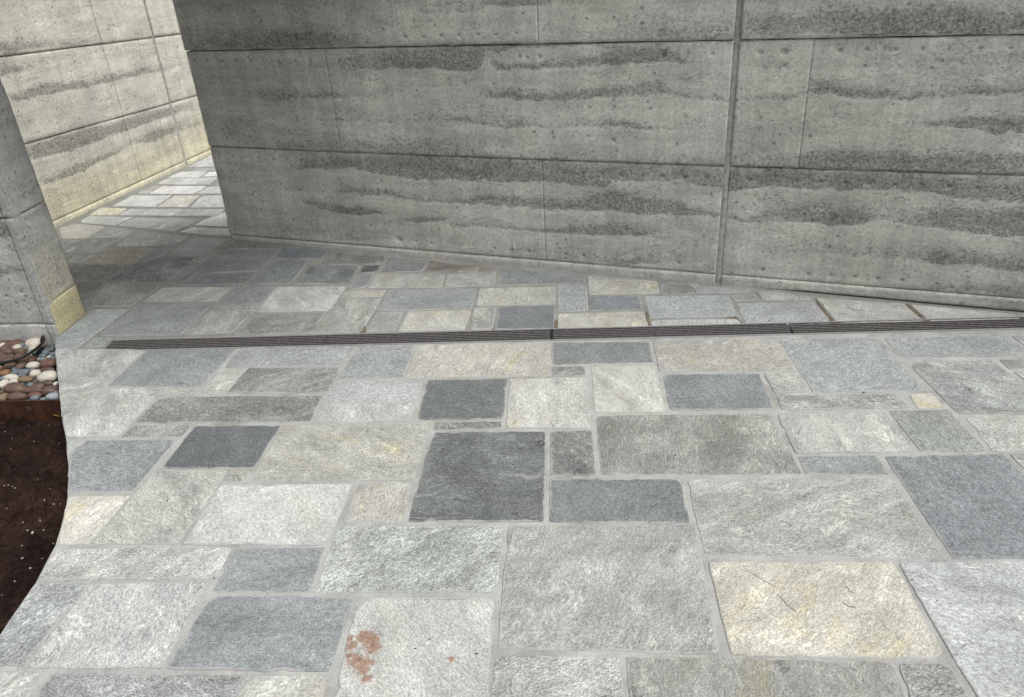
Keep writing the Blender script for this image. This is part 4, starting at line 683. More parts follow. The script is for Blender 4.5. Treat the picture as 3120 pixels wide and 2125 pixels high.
def plain(name, c, rough=.7, metal=0.0, var=.25, scale=30, bump=0.0):
    k = N(name); v = k.noise(k.pos, scale, 4, .6)
    f = k.ramp(v, .3, .7, 1 - var, 1 + var)
    col = k.mix(1.0, tuple(c), k.xyz(f, f, f), 'MULTIPLY')
    nrm = k.bump(v, bump, .004) if bump else None
    return k.done(col, rough, nrm, metal)

# ---------------------------------------------------------------- materials
# kind: fine speckle, coarse mottling, streaks, ochre patches, white patches
KIND = {'b': (.66, .26, .20, .06, .05), 'g': (.58, .28, .46, .25, .16), 'm': (.80, .42, .42, .22, .14), 'c': (.56, .20, .34, .85, .10), 'w': (.52, .20, .24, .22, .18), 'r': (.52, .24, .26, .3, .18)}
def mat_stone(kind):
    fine, mot, strk, och, wh = KIND[kind]
    k = N('stone_' + kind)
    base = k.attr('stone_color', 'Color'); seed = k.attr('stone_seed')
    p = k.pos
    off = k.xyz(k.math('MULTIPLY', seed, 37.0), k.math('MULTIPLY', seed, 91.0), k.math('MULTIPLY', seed, 13.0))
    q = k.rot(k.vadd(p, off), k.math('MULTIPLY', seed, 6.283))
    warp = k.noise(q, 6, 2)
    st = k.vmul(q, (1.0, 1.45, 1.0))                                  # foliation: grains drawn out one way
    n1 = k.noise(st, 175, 2, .8)
    dash = (1.0, 1.5, 1.0) if kind in 'bw' else (1.0, 2.4, 1.0)
    n1b = k.noise(k.vmul(k.vadd(q, k.xyz(0.0, k.math('MULTIPLY', warp, .05), 0.0)), dash), 62, 5, .82)
    n2 = k.noise(q, 5, 6, .66, .5)
    sv = k.vmul(k.vadd(q, k.xyz(0.0, k.math('MULTIPLY', warp, .10), 0.0)), (1.0, 3.4, 1.0))
    n3 = k.noise(sv, 4.0, 8, .74, .2)
    g1 = k.ramp(n1, .34, .66, 1 - fine * .58, 1 + fine * .42)
    g1b = k.ramp(n1b, .34, .66, 1 - fine * .42, 1 + fine * .30)
    g2 = k.ramp(n2, .30, .70, 1 - mot * .62, 1 + mot * .42)
    g3 = k.ramp(n3, .33, .67, 1 - strk * .46, 1 + strk * .34)
    f = k.math('MULTIPLY', k.math('MULTIPLY', g1, g1b), k.math('MULTIPLY', g2, g3))
    f = k.math('MULTIPLY', f, 1.03)
    col = k.mix(1.0, base, k.xyz(f, f, f), 'MULTIPLY')
    # ochre / warm oxide patches
    n4 = k.noise(k.vmul(k.vadd(q, (5.3, 1.7, 0)), (1.0, 2.6, 1.0)), 4.0, 6, .66, .6)
    om = k.math('MULTIPLY', k.ramp(n4, .50, .72), k.ramp(n1b, .30, .60, .35, 1.0))
    if kind == 'c':                                                  # between the oxide patches the cream stones are grey
        lum = k.n('ShaderNodeRGBToBW'); k.t.links.new(col, lum.inputs[0])
        col = k.mix(k.ramp(n4, .62, .40, 0.0, .20), col, k.xyz(lum.outputs[0], lum.outputs[0], lum.outputs[0]))
    col = k.mix(k.math('MULTIPLY', om, min(1, och)), col, k.mix(1.0, col, (1.06, .97, .73), 'MULTIPLY'))
    # pale quartz veins
    n5 = k.noise(k.vmul(k.vadd(q, k.xyz(0.0, k.math('MULTIPLY', warp, .3), 4.0)), (1.0, 9.0, 1.0)), 3.0, 5, .6)
    wm = k.math('MULTIPLY', k.ramp(n5, .62, .74), k.ramp(n1, .35, .6, .2, 1.0))
    col = k.mix(k.math('MULTIPLY', wm, min(1.0, wh * 3)), col, (.62, .62, .60))
    # thin cleft lines: pale veins and dark split edges wandering along the foliation
    vq = k.vmul(k.vadd(q, k.xyz(0.0, k.math('MULTIPLY', warp, .22), 9.0)), (1.0, 3.2, 1.0))
    v1 = k.math('ABSOLUTE', k.math('SUBTRACT', k.noise(vq, 3.2, 5, .62), .5))
    vm = k.math('MULTIPLY', k.ramp(v1, .0, .024, 1.0, 0.0), k.ramp(k.noise(q, 9, 3, .7), .44, .62))
    col = k.mix(k.math('MULTIPLY', vm, .80 if kind in 'gmc' else .40), col, k.mix(1.0, col, (1.55, 1.54, 1.5), 'MULTIPLY'))
    v2 = k.math('ABSOLUTE', k.math('SUBTRACT', k.noise(k.vadd(vq, (3.1, 7.7, 0)), 4.5, 4, .6), .5))
    dm = k.math('MULTIPLY', k.ramp(v2, .0, .014, 1.0, 0.0), k.ramp(k.noise(k.vadd(q, (8, 3, 1)), 11, 2), .53, .64))
    col = k.mix(k.math('MULTIPLY', dm, .72 if kind in 'gmc' else .42), col, k.mix(1.0, col, (.38, .37, .36), 'MULTIPLY'))
    # scattered dark mica flecks
    fl = k.math('MULTIPLY', k.ramp(k.noise(k.vmul(q, (1.0, 2.2, 1.0)), 70, 4, .8), .60, .68), .50 if kind in 'mgb' else .36)
    col = k.mix(fl, col, (.07, .075, .08))
    if kind == 'r':
        d = None
        for (x, y, r) in RUST:
            vv = k.n('ShaderNodeVectorMath', operation='DISTANCE'); k.put(vv.inputs[0], k.vmul(p, (1, 1, 0))); vv.inputs[1].default_value = (x, y, 0)
            e = k.math('DIVIDE', vv.outputs['Value'], r)
            d = e if d is None else k.math('MINIMUM', d, e)
        m = k.ramp(k.math('ADD', d, k.math('MULTIPLY', k.math('SUBTRACT', k.noise(p, 75, 5, .85), .5), 4.2)), .55, 1.15, 1.0, 0.0)
        col = k.mix(k.math('MULTIPLY', m, k.ramp(n1, .3, .6, .35, .85)), col, k.mix(k.ramp(k.noise(p, 110, 2), .35, .65), (.15, .06, .028), (.32, .155, .07)))
    # mortar smeared over the stone's rim
    sm = k.math('ADD', k.attr('rim'), k.math('MULTIPLY', k.math('SUBTRACT', k.noise(p, 55, 4, .8), .5), 1.7))
    sm = k.math('MULTIPLY', k.ramp(sm, .62, .95), k.ramp(k.noise(p, 7, 3), .38, .6, .15, .85))
    col = k.mix(sm, col, (.37, .365, .355))
    h = k.math('ADD', k.math('MULTIPLY', k.math('SUBTRACT', n1b, dm), .5), k.math('ADD', k.math('MULTIPLY', n3, .9), k.math('MULTIPLY', n2, .8)))
    nrm = k.bump(h, .32, .004)
    nrm = k.bump(n1, .14, .002, nrm)
    return k.done(col, k.ramp(n1b, .3, .7, .62, .85), nrm, 0, .25)
STONE_MAT = {kk: mat_stone(kk) for kk in KIND}

def mat_grout(name='grout', base=(.375, .380, .368)):
    k = N(name); p = k.pos
    a = k.noise(p, 260, 2, .6); b = k.noise(p, 9, 5, .6); c = k.noise(p, 2.2, 3)
    f = k.math('MULTIPLY', k.ramp(a, .3, .7, .88, 1.1), k.math('MULTIPLY', k.ramp(b, .3, .7, .86, 1.1), k.ramp(c, .35, .7, .94, 1.05)))
    col = k.mix(1.0, base, k.xyz(f, f, f), 'MULTIPLY')
    col = k.mix(k.math('MULTIPLY', k.ramp(k.noise(p, 6, 6, .75), .48, .68), .60), col, (.20, .19, .165))
    return k.done(col, .92, k.bump(k.math('ADD', a, b), .6, .004), 0, .2)
GROUT = mat_grout()
GROUT_OLD = mat_grout('grout_soiled', (.262, .264, .25))

def mat_earth(name, base, warm, contrast=1.0):
    """rammed earth: smooth cement face, ragged coarse layers (attr coarse), pock marks (attr pit)"""
    k = N(name); p = k.pos
    co = k.attr('coarse'); pit = k.attr('pit'); oc = k.attr('ochre')
    # world position flattened so the layers run with the wall
    big = k.noise(k.vmul(p, (1, 1, 2.2)), 1.3, 4, .55)
    mid = k.noise(k.vmul(p, (1, 1, 3.0)), 6, 5, .6)
    fin = k.noise(p, 70, 4, .7)
    grit = k.noise(p, 150, 2, .7)
    drip = k.noise(k.vmul(p, (1, 1, .06)), 16, 3, .55)
    agg = k.vor(p, 85)
    f = k.math('MULTIPLY', k.ramp(big, .3, .7, .88, 1.1), k.ramp(mid, .3, .7, .90, 1.09))
    f = k.math('MULTIPLY', f, k.math('MULTIPLY', k.ramp(fin, .3, .7, .84, 1.12), k.ramp(grit, .3, .7, .88, 1.09)))
    f = k.math('MULTIPLY', f, k.ramp(drip, .35, .70, .94, 1.09))
    lay = k.noise(k.vmul(p, (1, 1, 9.0)), 1.6, 6, .62, .3)           # faint strata all over
    f = k.math('MULTIPLY', f, k.ramp(lay, .34, .66, .90, 1.07))
    tone = k.mix(k.ramp(k.noise(p, .9, 3), .35, .65), base, warm)
    col = k.mix(1.0, tone, k.xyz(f, f, f), 'MULTIPLY')
    # ragged, grainy edge: coarse attr plus noise of several sizes, thresholded
    e1 = k.math('MULTIPLY', k.math('SUBTRACT', k.noise(k.vmul(p, (1, 1, 1.5)), 15, 5, .75), .5), .95)
    e2 = k.math('MULTIPLY', k.math('SUBTRACT', k.noise(p, 75, 4, .85), .5), 2.0)
    edge = k.math('ADD', co, k.math('ADD', e1, e2))
    cm = k.math('MULTIPLY', k.ramp(edge, .44, .72), k.ramp(co, .02, .16))
    cell = k.n('ShaderNodeTexVoronoi'); k.put(cell.inputs['Vector'], p); cell.inputs['Scale'].default_value = 120
    sep = k.n('ShaderNodeSeparateColor'); k.t.links.new(cell.outputs['Color'], sep.inputs[0])
    voids = k.math('MULTIPLY', k.ramp(k.noise(p, 95, 4, .85), .52, .64), 1.0)
    cc = k.mix(1.0, col, (.70, .705, .715), 'MULTIPLY')
    cc = k.mix(k.math('MULTIPLY', k.ramp(sep.outputs[0], .35, 1.0), .55), cc, k.mix(1.0, col, (1.05, 1.05, 1.04), 'MULTIPLY'))
    cc = k.mix(k.math('MULTIPLY', voids, .70), cc, k.mix(1.0, col, (.25, .25, .26), 'MULTIPLY'))
    col = k.mix(k.math('MULTIPLY', cm, .88), col, cc)
    # wide soft tone of the damp, sandy layer around the coarse part
    col = k.mix(k.math('MULTIPLY', k.ramp(k.math('ADD', co, k.math('MULTIPLY', e1, .5)), .0, .9), .42), col, k.mix(1.0, col, (.72, .72, .735), 'MULTIPLY'))
    # small bug holes everywhere
    bh = k.n('ShaderNodeTexVoronoi'); k.put(bh.inputs['Vector'], k.vadd(p, k.scale(k.xyz(fin, grit, fin), .012))); bh.inputs['Scale'].default_value = 19
    sb = k.n('ShaderNodeSeparateColor'); k.t.links.new(bh.outputs['Color'], sb.inputs[0])
    hole = k.math('MULTIPLY', k.ramp(bh.outputs['Distance'], .07, .17, 1.0, 0.0), k.ramp(sb.outputs[1], .62, .66))
    sc_ = k.math('MULTIPLY', k.ramp(k.noise(k.vmul(p, (1, 1, 1.8)), 52, 4, .8), .565, .63), k.ramp(k.math('ADD', k.noise(k.vmul(p, (1, 1, 2.5)), 4.5, 4, .6), k.math('MULTIPLY', co, .35)), .46, .62))
    sc2 = k.math('MULTIPLY', k.ramp(k.noise(p, 105, 2, .7), .63, .70), .7)
    sc_ = k.math('MAXIMUM', sc_, sc2)
    hole = k.math('MAXIMUM', hole, k.math('MULTIPLY', sc_, .8))
    pm = k.ramp(k.math('ADD', pit, k.math('MULTIPLY', k.math('SUBTRACT', fin, .5), .5)), .3, .75)
    col = k.mix(k.math('MULTIPLY', k.math('MAXIMUM', hole, k.math('MULTIPLY', pm, .8)), .60), col, k.mix(1.0, col, (.30, .30, .30), 'MULTIPLY'))
    col = k.mix(k.math('MULTIPLY', oc, k.ramp(mid, .25, .6, .6, 1.0)), col, k.mix(1.0, col, (1.12, 1.0, .58), 'MULTIPLY'))
    h = k.math('SUBTRACT', k.math('MULTIPLY', fin, .22), k.math('MULTIPLY', k.math('MAXIMUM', hole, pm), .9))
    h = k.math('SUBTRACT', h, k.math('MULTIPLY', k.math('MULTIPLY', cm, k.math('ADD', k.math('MULTIPLY', agg, .6), voids)), .9))
    nrm = k.bump(h, .7, .006)
    return k.done(col, .93, nrm, 0, .15)
EARTH = mat_earth('rammed_earth_grey', (.505, .512, .475), (.515, .51, .465))
EARTH_FAR = mat_earth('rammed_earth_warm', (.60, .592, .53), (.62, .60, .525))
EARTH_PIER = mat_earth('pier_concrete', (.51, .515, .50), (.515, .508, .478))
SEAL = plain('sealant', (.38, .375, .345), .8, 0, .22, 40, .3)
CORE = plain('wall_core', (.05, .05, .048), .95, 0, .1)
CONC = plain('added_canopy_concrete', (.18, .18, .17), .9, 0, .15, 5, .2)

# ---------------------------------------------------------------- noise on arrays
_rng = np.random.default_rng(7)
_lat = _rng.random((256, 256))
def vnoise(x, y, seed=0):
    xi = np.floor(x).astype(int); yi = np.floor(y).astype(int); fx = x - xi; fy = y - yi
    fx = fx * fx * (3 - 2 * fx); fy = fy * fy * (3 - 2 * fy)
    s = seed * 57
    g = lambda a, b: _lat[(a + s) % 256, (b + s * 3) % 256]
    return (g(xi, yi) * (1 - fx) + g(xi + 1, yi) * fx) * (1 - fy) + (g(xi, yi + 1) * (1 - fx) + g(xi + 1, yi + 1) * fx) * fy
def fbm(x, y, o=4, seed=0):
    s = 0; a = .5
    for i in range(o):
        s = s + a * vnoise(x * 2 ** i, y * 2 ** i, seed + i); a *= .5
    return s / (1 - .5 ** o)

def sstep(x, a, b):
    t = np.clip((x - a) / (b - a), 0, 1); return t * t * (3 - 2 * t)

def coarse_mask(u, z, bands):
    m = np.zeros_like(u)
    wz = z + (fbm(u * 24, z * 34, 4, 3) - .5) * .026 + (fbm(u * 6, z * 9, 2, 6) - .5) * .012
    for b in bands:
        us = [q[0] for q in b]
        zt = np.interp(u, us, [q[1] for q in b]); zb = np.interp(u, us, [q[2] for q in b]); s = np.interp(u, us, [q[3] for q in b])
        s = s * sstep(u, us[0] - .06, us[0] + .03) * (1 - sstep(u, us[-1] - .03, us[-1] + (.06 if us[-1] < 3.6 else 3)))
        thick = np.maximum(zt - zb, .008)
        lo = sstep(wz, zb - .008, zb + .006)
        hi = 1 - sstep(wz, zb + thick * .25, zt + thick * .6 + .02)
        m = np.maximum(m, s * lo * hi)
    return m

def panel(name, O, ud, n, u0, u1, zlo, zhi, step, mat, parent, bands=(), pits=(), proud=0.0, ochre=None, rough=1.0, seed=0, depth=.10):
    """one cast panel: a dense uneven front face with rounded edges and returns"""
    nu = max(2, int((u1 - u0) / step) + 1); zm = (zhi(u0) - zlo(u0)); nz = max(2, int(zm / step) + 1)
    U, Tt = np.meshgrid(np.linspace(u0, u1, nu), np.linspace(0, 1, nz))
    zl = np.vectorize(zlo)(U[0]); zh = np.vectorize(zhi)(U[0])
    wob = (fbm(U[0] * 14, U[0] * 0 + 3.3 + seed, 4, 5) - .5) * .006 * rough
    Z = zl + (zh - zl) * Tt + wob * (2 * Tt - 1) * (Tt * (Tt > .5) + (1 - Tt) * (Tt <= .5)) * (1 if zm > .1 else .3)
    co = coarse_mask(U, Z, bands) if len(bands) else np.zeros_like(U)
    pit = np.zeros_like(U)
    for (pu, pz, ps) in pits:
        if u0 - .05 < pu < u1 + .05:
            r = .0085 * ps; d = np.hypot((U - pu) / (1.15), Z - pz) / r
            pit = np.maximum(pit, np.exp(-d * d * 1.1))
    D = proud + (fbm(U * 1.7, Z * 3, 3, 11 + seed) - .5) * .006 + (fbm(U * 11, Z * 18, 4, 21) - .5) * .0025
    D = D - co * .004 * fbm(U * 45, Z * 45, 3, 31) - pit * .005
    eu = np.minimum(U - u0, u1 - U); ez = np.minimum(Z - (zl + wob * 0), zh - Z)
    chip = fbm(U * 30, Z * 30, 3, 41)
    D = D - np.clip(1 - ez / (.003 + .010 * chip), 0, 1) ** 2 * .005 - np.clip(1 - eu / (.003 + .006 * chip), 0, 1) ** 2 * .0012
    O = np.array(O); ud = np.array(ud); n = np.array(n)
    Pt = O[None, None, :] + U[..., None] * ud + D[..., None] * n
    Pt[..., 2] += Z
    V = Pt.reshape(-1, 3)
    idx = np.arange(nu * nz).reshape(nz, nu)
    Fq = np.stack([idx[:-1, :-1], idx[:-1, 1:], idx[1:, 1:], idx[1:, :-1]], -1).reshape(-1, 4)
    ring = np.concatenate([idx[0, :], idx[1:, -1], idx[-1, -2::-1], idx[-2:0:-1, 0]])
    back = V[ring] - np.outer(((V[ring] - O) @ n) + depth, n)
    k0 = len(V); m = len(ring); nxt = np.roll(np.arange(m), -1)
    Fs = np.stack([ring, np.arange(m) + k0, nxt + k0, ring[nxt]], -1)
    V = np.vstack([V, back]); F = np.vstack([Fq, Fs])
    me = bpy.data.meshes.new(name)
    me.vertices.add(len(V)); me.vertices.foreach_set('co', V.ravel())
    me.loops.add(F.size); me.loops.foreach_set('vertex_index', F.ravel().astype(np.int32))
    me.polygons.add(len(F)); me.polygons.foreach_set('loop_start', np.arange(0, F.size, 4, dtype=np.int32))
    me.polygons.foreach_set('use_smooth', np.concatenate([np.ones(len(Fq), bool), np.zeros(len(Fs), bool)]))
    me.update(calc_edges=True); me.validate()
    pad = np.zeros(m)
    for nm, A in (('coarse', co), ('pit', pit), ('ochre', ochre(U, Z) if ochre else np.zeros_like(U))):
        at = me.attributes.new(nm, 'FLOAT', 'POINT'); at.data.foreach_set('value', np.concatenate([A.ravel(), pad]).astype(np.float32))
    me.materials.append(mat)
    o = bpy.data.objects.new(name, me); COL.objects.link(o); o.parent = parent
    return o

def prism(name, poly, z0, z1, mat, parent=None):
    n_ = len(poly); v = [(x, y, z1) for x, y in poly] + [(x, y, z0) for x, y in poly]
    f = [tuple(range(n_)), tuple(range(2 * n_ - 1, n_ - 1, -1))] + [(i, i + n_, (i + 1) % n_ + n_, (i + 1) % n_) for i in range(n_)]
    o = obj(name, v, f, mat, parent)
    bm = bmesh.new(); bm.from_mesh(o.data); bmesh.ops.recalc_face_normals(bm, faces=bm.faces); bm.to_mesh(o.data); bm.free()
    return o

# ---------------------------------------------------------------- ground
SOIL = None
def mat_soil():
    k = N('soil'); p = k.pos
    a = k.noise(p, 5, 5, .6); b = k.noise(p, 45, 5, .7); c = k.noise(p, 240, 2, .6)
    f = k.math('MULTIPLY', k.ramp(a, .3, .7, .6, 1.35), k.math('MULTIPLY', k.ramp(b, .3, .7, .45, 1.45), k.ramp(c, .3, .7, .7, 1.3)))
    col = k.mix(1.0, k.mix(a, (.026, .0145, .012), (.038, .0215, .0165)), k.xyz(f, f, f), 'MULTIPLY')
    fl = k.ramp(k.noise(p, 260, 1), .77, .79)
    col = k.mix(k.math('MULTIPLY', fl, k.ramp(a, .4, .6, .1, .9)), col, (.34, .30, .25))
    return k.done(col, .95, k.bump(k.math('ADD', b, k.math('MULTIPLY', c, .3)), 1.0, .02), 0, .1)
SOIL = mat_soil()
g = obj('ground', [(-60, -60, -.30), (60, -60, -.30), (60, 60, -.30), (-60, 60, -.30)], [(0, 1, 2, 3)], SOIL); tag(g, kind='structure')

nx, ny = 300, 380
X, Y = np.meshgrid(np.linspace(-3.6, -1.15, nx), np.linspace(.2, 3.6, ny))
Zs = -.105 + (fbm(X * 2.2, Y * 2.2, 3, 2) - .5) * .05 + (fbm(X * 13, Y * 13, 4, 8) - .5) * .035
clod = fbm(X * 20, Y * 20, 4, 17); Zs += np.clip(clod - .50, 0, 1) * .15
Zs = np.where(Y > EDGING[1][1] + .01, Zs - .04, Zs)
ii = np.arange(nx * ny).reshape(ny, nx)
so = obj('soil', np.stack([X, Y, Zs], -1).reshape(-1, 3).tolist(), np.stack([ii[:-1, :-1], ii[:-1, 1:], ii[1:, 1:], ii[1:, :-1]], -1).reshape(-1, 4).tolist(), SOIL, None, True)
tag(so, kind='structure')

# ---------------------------------------------------------------- paving
AX = Vector((0.99567, -0.09294)); DX = Vector((0.09294, 0.99567))          # the paving's own two directions
DR0 = Vector((-1.813, 3.085)); DR1 = Vector((2.106, 2.755)); drd = (DR1 - DR0).normalized(); drn = Vector((-drd.y, drd.x))
# drain: front edge line DR0-DR1 is the front lip of the grate; width .108
DW = .108
pe0 = [Vector(q) for q in EDGE]; pe = pe0[:2]
for a_, b_ in zip(pe0[1:-1], pe0[2:]):                                # hand-cut edge of the paving
    m_ = max(1, int((b_ - a_).length / .03))
    for t_ in range(1, m_ + 1):
        q_ = a_.lerp(b_, t_ / m_); pe.append(q_ + Vector((noise.noise(Vector((q_.x * 25, q_.y * 25, 2))) * .006, 0)) if t_ < m_ else q_.copy())
k2 = next(i_ for i_, q_ in enumerate(pe) if (q_ - pe0[2]).length < 1e-6)
slab_front = [tuple(q) for q in pe[::-1]]
right_x = 4.6
dfl = DR0 - drn * .050; dfr = DR0 - drn * .050 + drd * 6.4
drl = dfl + drn * (DW + .004); drr = dfr + drn * (DW + .004)
front = [tuple(q) for q in pe[k2:][::-1]] + [ (dfl.x, dfl.y), (dfr.x, dfr.y), (dfr.x, -2.4), (-1.6, -2.4)]
grout = prism('paving', front, -.16, -.0024, GROUT); tag(grout, kind='structure')
back_ = [(dfl.x, dfl.y), (pe[k2].x, pe[k2].y), (pe[1].x, pe[1].y), (pe[0].x, pe[0].y), (-2.08, 3.46), (-4.4, 3.72), (-4.4, 9.0), (dfr.x, 9.0), (drr.x, drr.y), (drl.x, drl.y)]
gb = prism('mortar_bed', back_, -.16, -.0028, GROUT_OLD, grout)

rs = random.Random(12)
def shrink_round(poly, seed):
    """resample a stone outline: hand-cut edges, blunted corners"""
    r = random.Random(seed); P_ = [Vector(q) for q in poly]
    if sum(P_[i].x * P_[(i + 1) % len(P_)].y - P_[(i + 1) % len(P_)].x * P_[i].y for i in range(len(P_))) < 0: P_.reverse()
    n_ = len(P_); out = []
    for i in range(n_):
        a, b, c = P_[i - 1], P_[i], P_[(i + 1) % n_]
        la, lc = (a - b).length, (c - b).length
        rad = min(r.choice((.003, .004, .006, .008, .010, .020)), la * .3, lc * .3)
        pa = b + (a - b).normalized() * rad; pc = b + (c - b).normalized() * rad
        out.append(pa); out.append(pa * .25 + b * .5 + pc * .25); out.append(pc)
        seg = (P_[(i + 1) % n_] - b); L = seg.length; m = int(L / .022)
        nr = Vector((seg.y, -seg.x)).normalized()
        ph = r.uniform(0, 50)
        for j in range(1, m):
            t = j / m
            if t * L < rad + .01 or (1 - t) * L < .03: continue
            dv = .0012 + (noise.noise(Vector((ph + t * L * 7, seed * 1.7, 0))) * .0030 + noise.noise(Vector((ph + t * L * 40, seed * 2.3, 5))) * .0030)
            if r.random() < .05: dv -= r.uniform(.002, .007)
            out.append(b + seg * t + nr * dv)
    return out

def stone_geo(poly, seed, sx=0, sy=0):
    r = random.Random(seed * 7 + 1)
    o_ = shrink_round(poly, seed); n_ = len(o_); c = sum(o_, Vector((0, 0))) / n_
    ta, tb = r.uniform(-.0035, .0035), r.uniform(-.0035, .0035); dz = r.uniform(-.0008, .0016)
    V = []; F = []
    area = abs(sum(o_[i].x * o_[(i + 1) % n_].y - o_[(i + 1) % n_].x * o_[i].y for i in range(n_))) / 2; hyd = 2 * area / sum((o_[i] - o_[i - 1]).length for i in range(n_))
    for ins, z in ((0, -.03), (0, -.0030), (.0012, -.0010), (.0032, -.0001), (.013, 0.0)):
        for i, q in enumerate(o_):
            tn = (o_[(i + 1) % n_] - o_[i - 1]); nr = Vector((-tn.y, tn.x)).normalized() if tn.length > 1e-6 else (c - q).normalized()
            rr = q + nr * (min(ins, .22 * hyd) * (1 + .5 * noise.noise(Vector((q.x * 30, q.y * 30, seed)))))
            zz = z + (dz + (q.x - c.x) * ta + (q.y - c.y) * tb if z > -.02 else 0) 
            V.append((rr.x - sx, rr.y - sy, zz))
    for k_ in range(4):
        for i in range(n_):
            j = (i + 1) % n_
            F.append((k_ * n_ + i, k_ * n_ + j, (k_ + 1) * n_ + j, (k_ + 1) * n_ + i))
    F.append(tuple(range(4 * n_, 5 * n_)))
    return V, F, c

def stone_attrs(me, cols, seeds, rims):
    a = me.color_attributes.new('stone_color', 'FLOAT_COLOR', 'POINT'); a.data.foreach_set('color', np.array(cols, np.float32).ravel())
    m_ = me.attributes.new('rim', 'FLOAT', 'POINT'); m_.data.foreach_set('value', np.array(rims, np.float32))
    b = me.attributes.new('stone_seed', 'FLOAT', 'POINT'); b.data.foreach_set('value', np.array(seeds, np.float32))

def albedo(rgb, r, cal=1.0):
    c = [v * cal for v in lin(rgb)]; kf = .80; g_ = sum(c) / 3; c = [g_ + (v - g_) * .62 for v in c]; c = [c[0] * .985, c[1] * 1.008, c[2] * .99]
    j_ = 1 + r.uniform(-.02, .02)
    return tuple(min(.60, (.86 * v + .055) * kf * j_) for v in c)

stones = []
for i, (rgb, kind, poly) in enumerate(STONES):
    r = random.Random(i + 99)
    V, F, c = stone_geo(poly, i)
    V = [(x - c.x, y - c.y, z) for x, y, z in V]
    kd = 'r' if rgb == (217, 217, 213) else kind
    o = obj('flagstone', V, F, STONE_MAT[kd], grout, False, (c.x, c.y, 0))
    sh = [False] * len(o.data.polygons); n_ = (len(F) - 1) // 4
    for q in range(n_, 3 * n_): sh[q] = True
    o.data.polygons.foreach_set('use_smooth', sh)
    stone_attrs(o.data, [albedo(rgb, r, CAL[i]) + (1,)] * len(V), [r.random()] * len(V), [1.0] * (len(V) * 4 // 5) + [0.0] * (len(V) // 5))
    stones.append((o, poly))
VV, FF, CC, SS, MM, RR = [], [], [], [], [], []
kinds = list(KIND)
for i, (rgb, kind, poly) in enumerate(MORE_STONES):
    r = random.Random(i + 999)
    V, F, c = stone_geo(poly, 500 + i); k0 = len(VV); VV += V; FF += [tuple(q + k0 for q in f) for f in F]
    CC += [albedo(rgb, r) + (1,)] * len(V); SS += [r.random()] * len(V); RR += [1.0] * (len(V) * 4 // 5) + [0.0] * (len(V) // 5); MM += [kinds.index(kind)] * len(F)
mo = obj('flagstones', VV, FF, None, grout)
for kk in kinds: mo.data.materials.append(STONE_MAT[kk])
mo.data.polygons.foreach_set('material_index', MM); stone_attrs(mo.data, CC, SS, RR); tag(mo, kind='stuff')

def inside(q, poly):
    c = False; j = len(poly) - 1
    for i in range(len(poly)):
        (xi, yi), (xj, yj) = poly[i], poly[j]
        if (yi > q[1]) != (yj > q[1]) and q[0] < (xj - xi) * (q[1] - yi) / (yj - yi) + xi: c = not c
        j = i
    return c
CRK = plain('crack_shadow', (.075, .058, .044), .95)
for ci, cr in enumerate(CRACKS):                    # split ledges in the cleft face
    pts = [Vector(q) for q in cr]; fine = []
    for a, b in zip(pts[:-1], pts[1:]):
        m = max(2, int((b - a).length / .006))
        fine += [a.lerp(b, t / m) for t in range(m)]
    fine.append(pts[-1]); V = []; F = []
    for i, q in enumerate(fine):
        t = i / (len(fine) - 1); d = (fine[min(i + 1, len(fine) - 1)] - fine[max(i - 1, 0)]).normalized(); nn = Vector((-d.y, d.x))
        q = q + nn * noise.noise(Vector((q.x * 90, q.y * 90, ci))) * .006
        wd = (.0008 + .0008 * noise.noise(Vector((q.x * 60, q.y * 60, 3)))) * (math.sin(math.pi * (t * .92 + .04)) ** .5)
        V += [(q.x + nn.x * wd, q.y + nn.y * wd, .0022), (q.x - nn.x * wd, q.y - nn.y * wd, .0016)]
        if i: F.append((2 * i - 2, 2 * i - 1, 2 * i + 1, 2 * i))
    for o, poly in stones:
        if inside(cr[len(cr) // 2], poly):
            V = [(x - o.location.x, y - o.location.y, z) for x, y, z in V]
            obj('crack', V, F, CRK, o); break

SEDM = plain('sediment', (.135, .115, .09), .95, 0, .4, 60, .6)
V, F = [], []
for poly in SEDIMENT:
    o_ = shrink_round(poly, 900 + len(V)); k0 = len(V)
    V += [(q.x, q.y, -.0012) for q in o_]; F.append(tuple(range(k0, k0 + len(o_))))
tag(obj('sediment', V, F, SEDM), 'brown silt washed into the joints beside the drain', 'silt', kind='stuff')
V, F = [], []
for (x, y) in GRIT:
    r = rs.uniform(.0035, .0065); k0 = len(V); a0 = rs.uniform(0, 6)
    for j in range(6):
        an = a0 + j * math.pi / 3; q = r * rs.uniform(.6, 1.2)
        V.append((x + q * math.cos(an), y + q * .6 * math.sin(an), .001))
    V.append((x, y, .005)); F += [(k0 + j, k0 + (j + 1) % 6, k0 + 6) for j in range(6)]
tag(obj('grit', V, F, CRK), 'dark specks of litter lying on the paving', 'grit', kind='stuff')

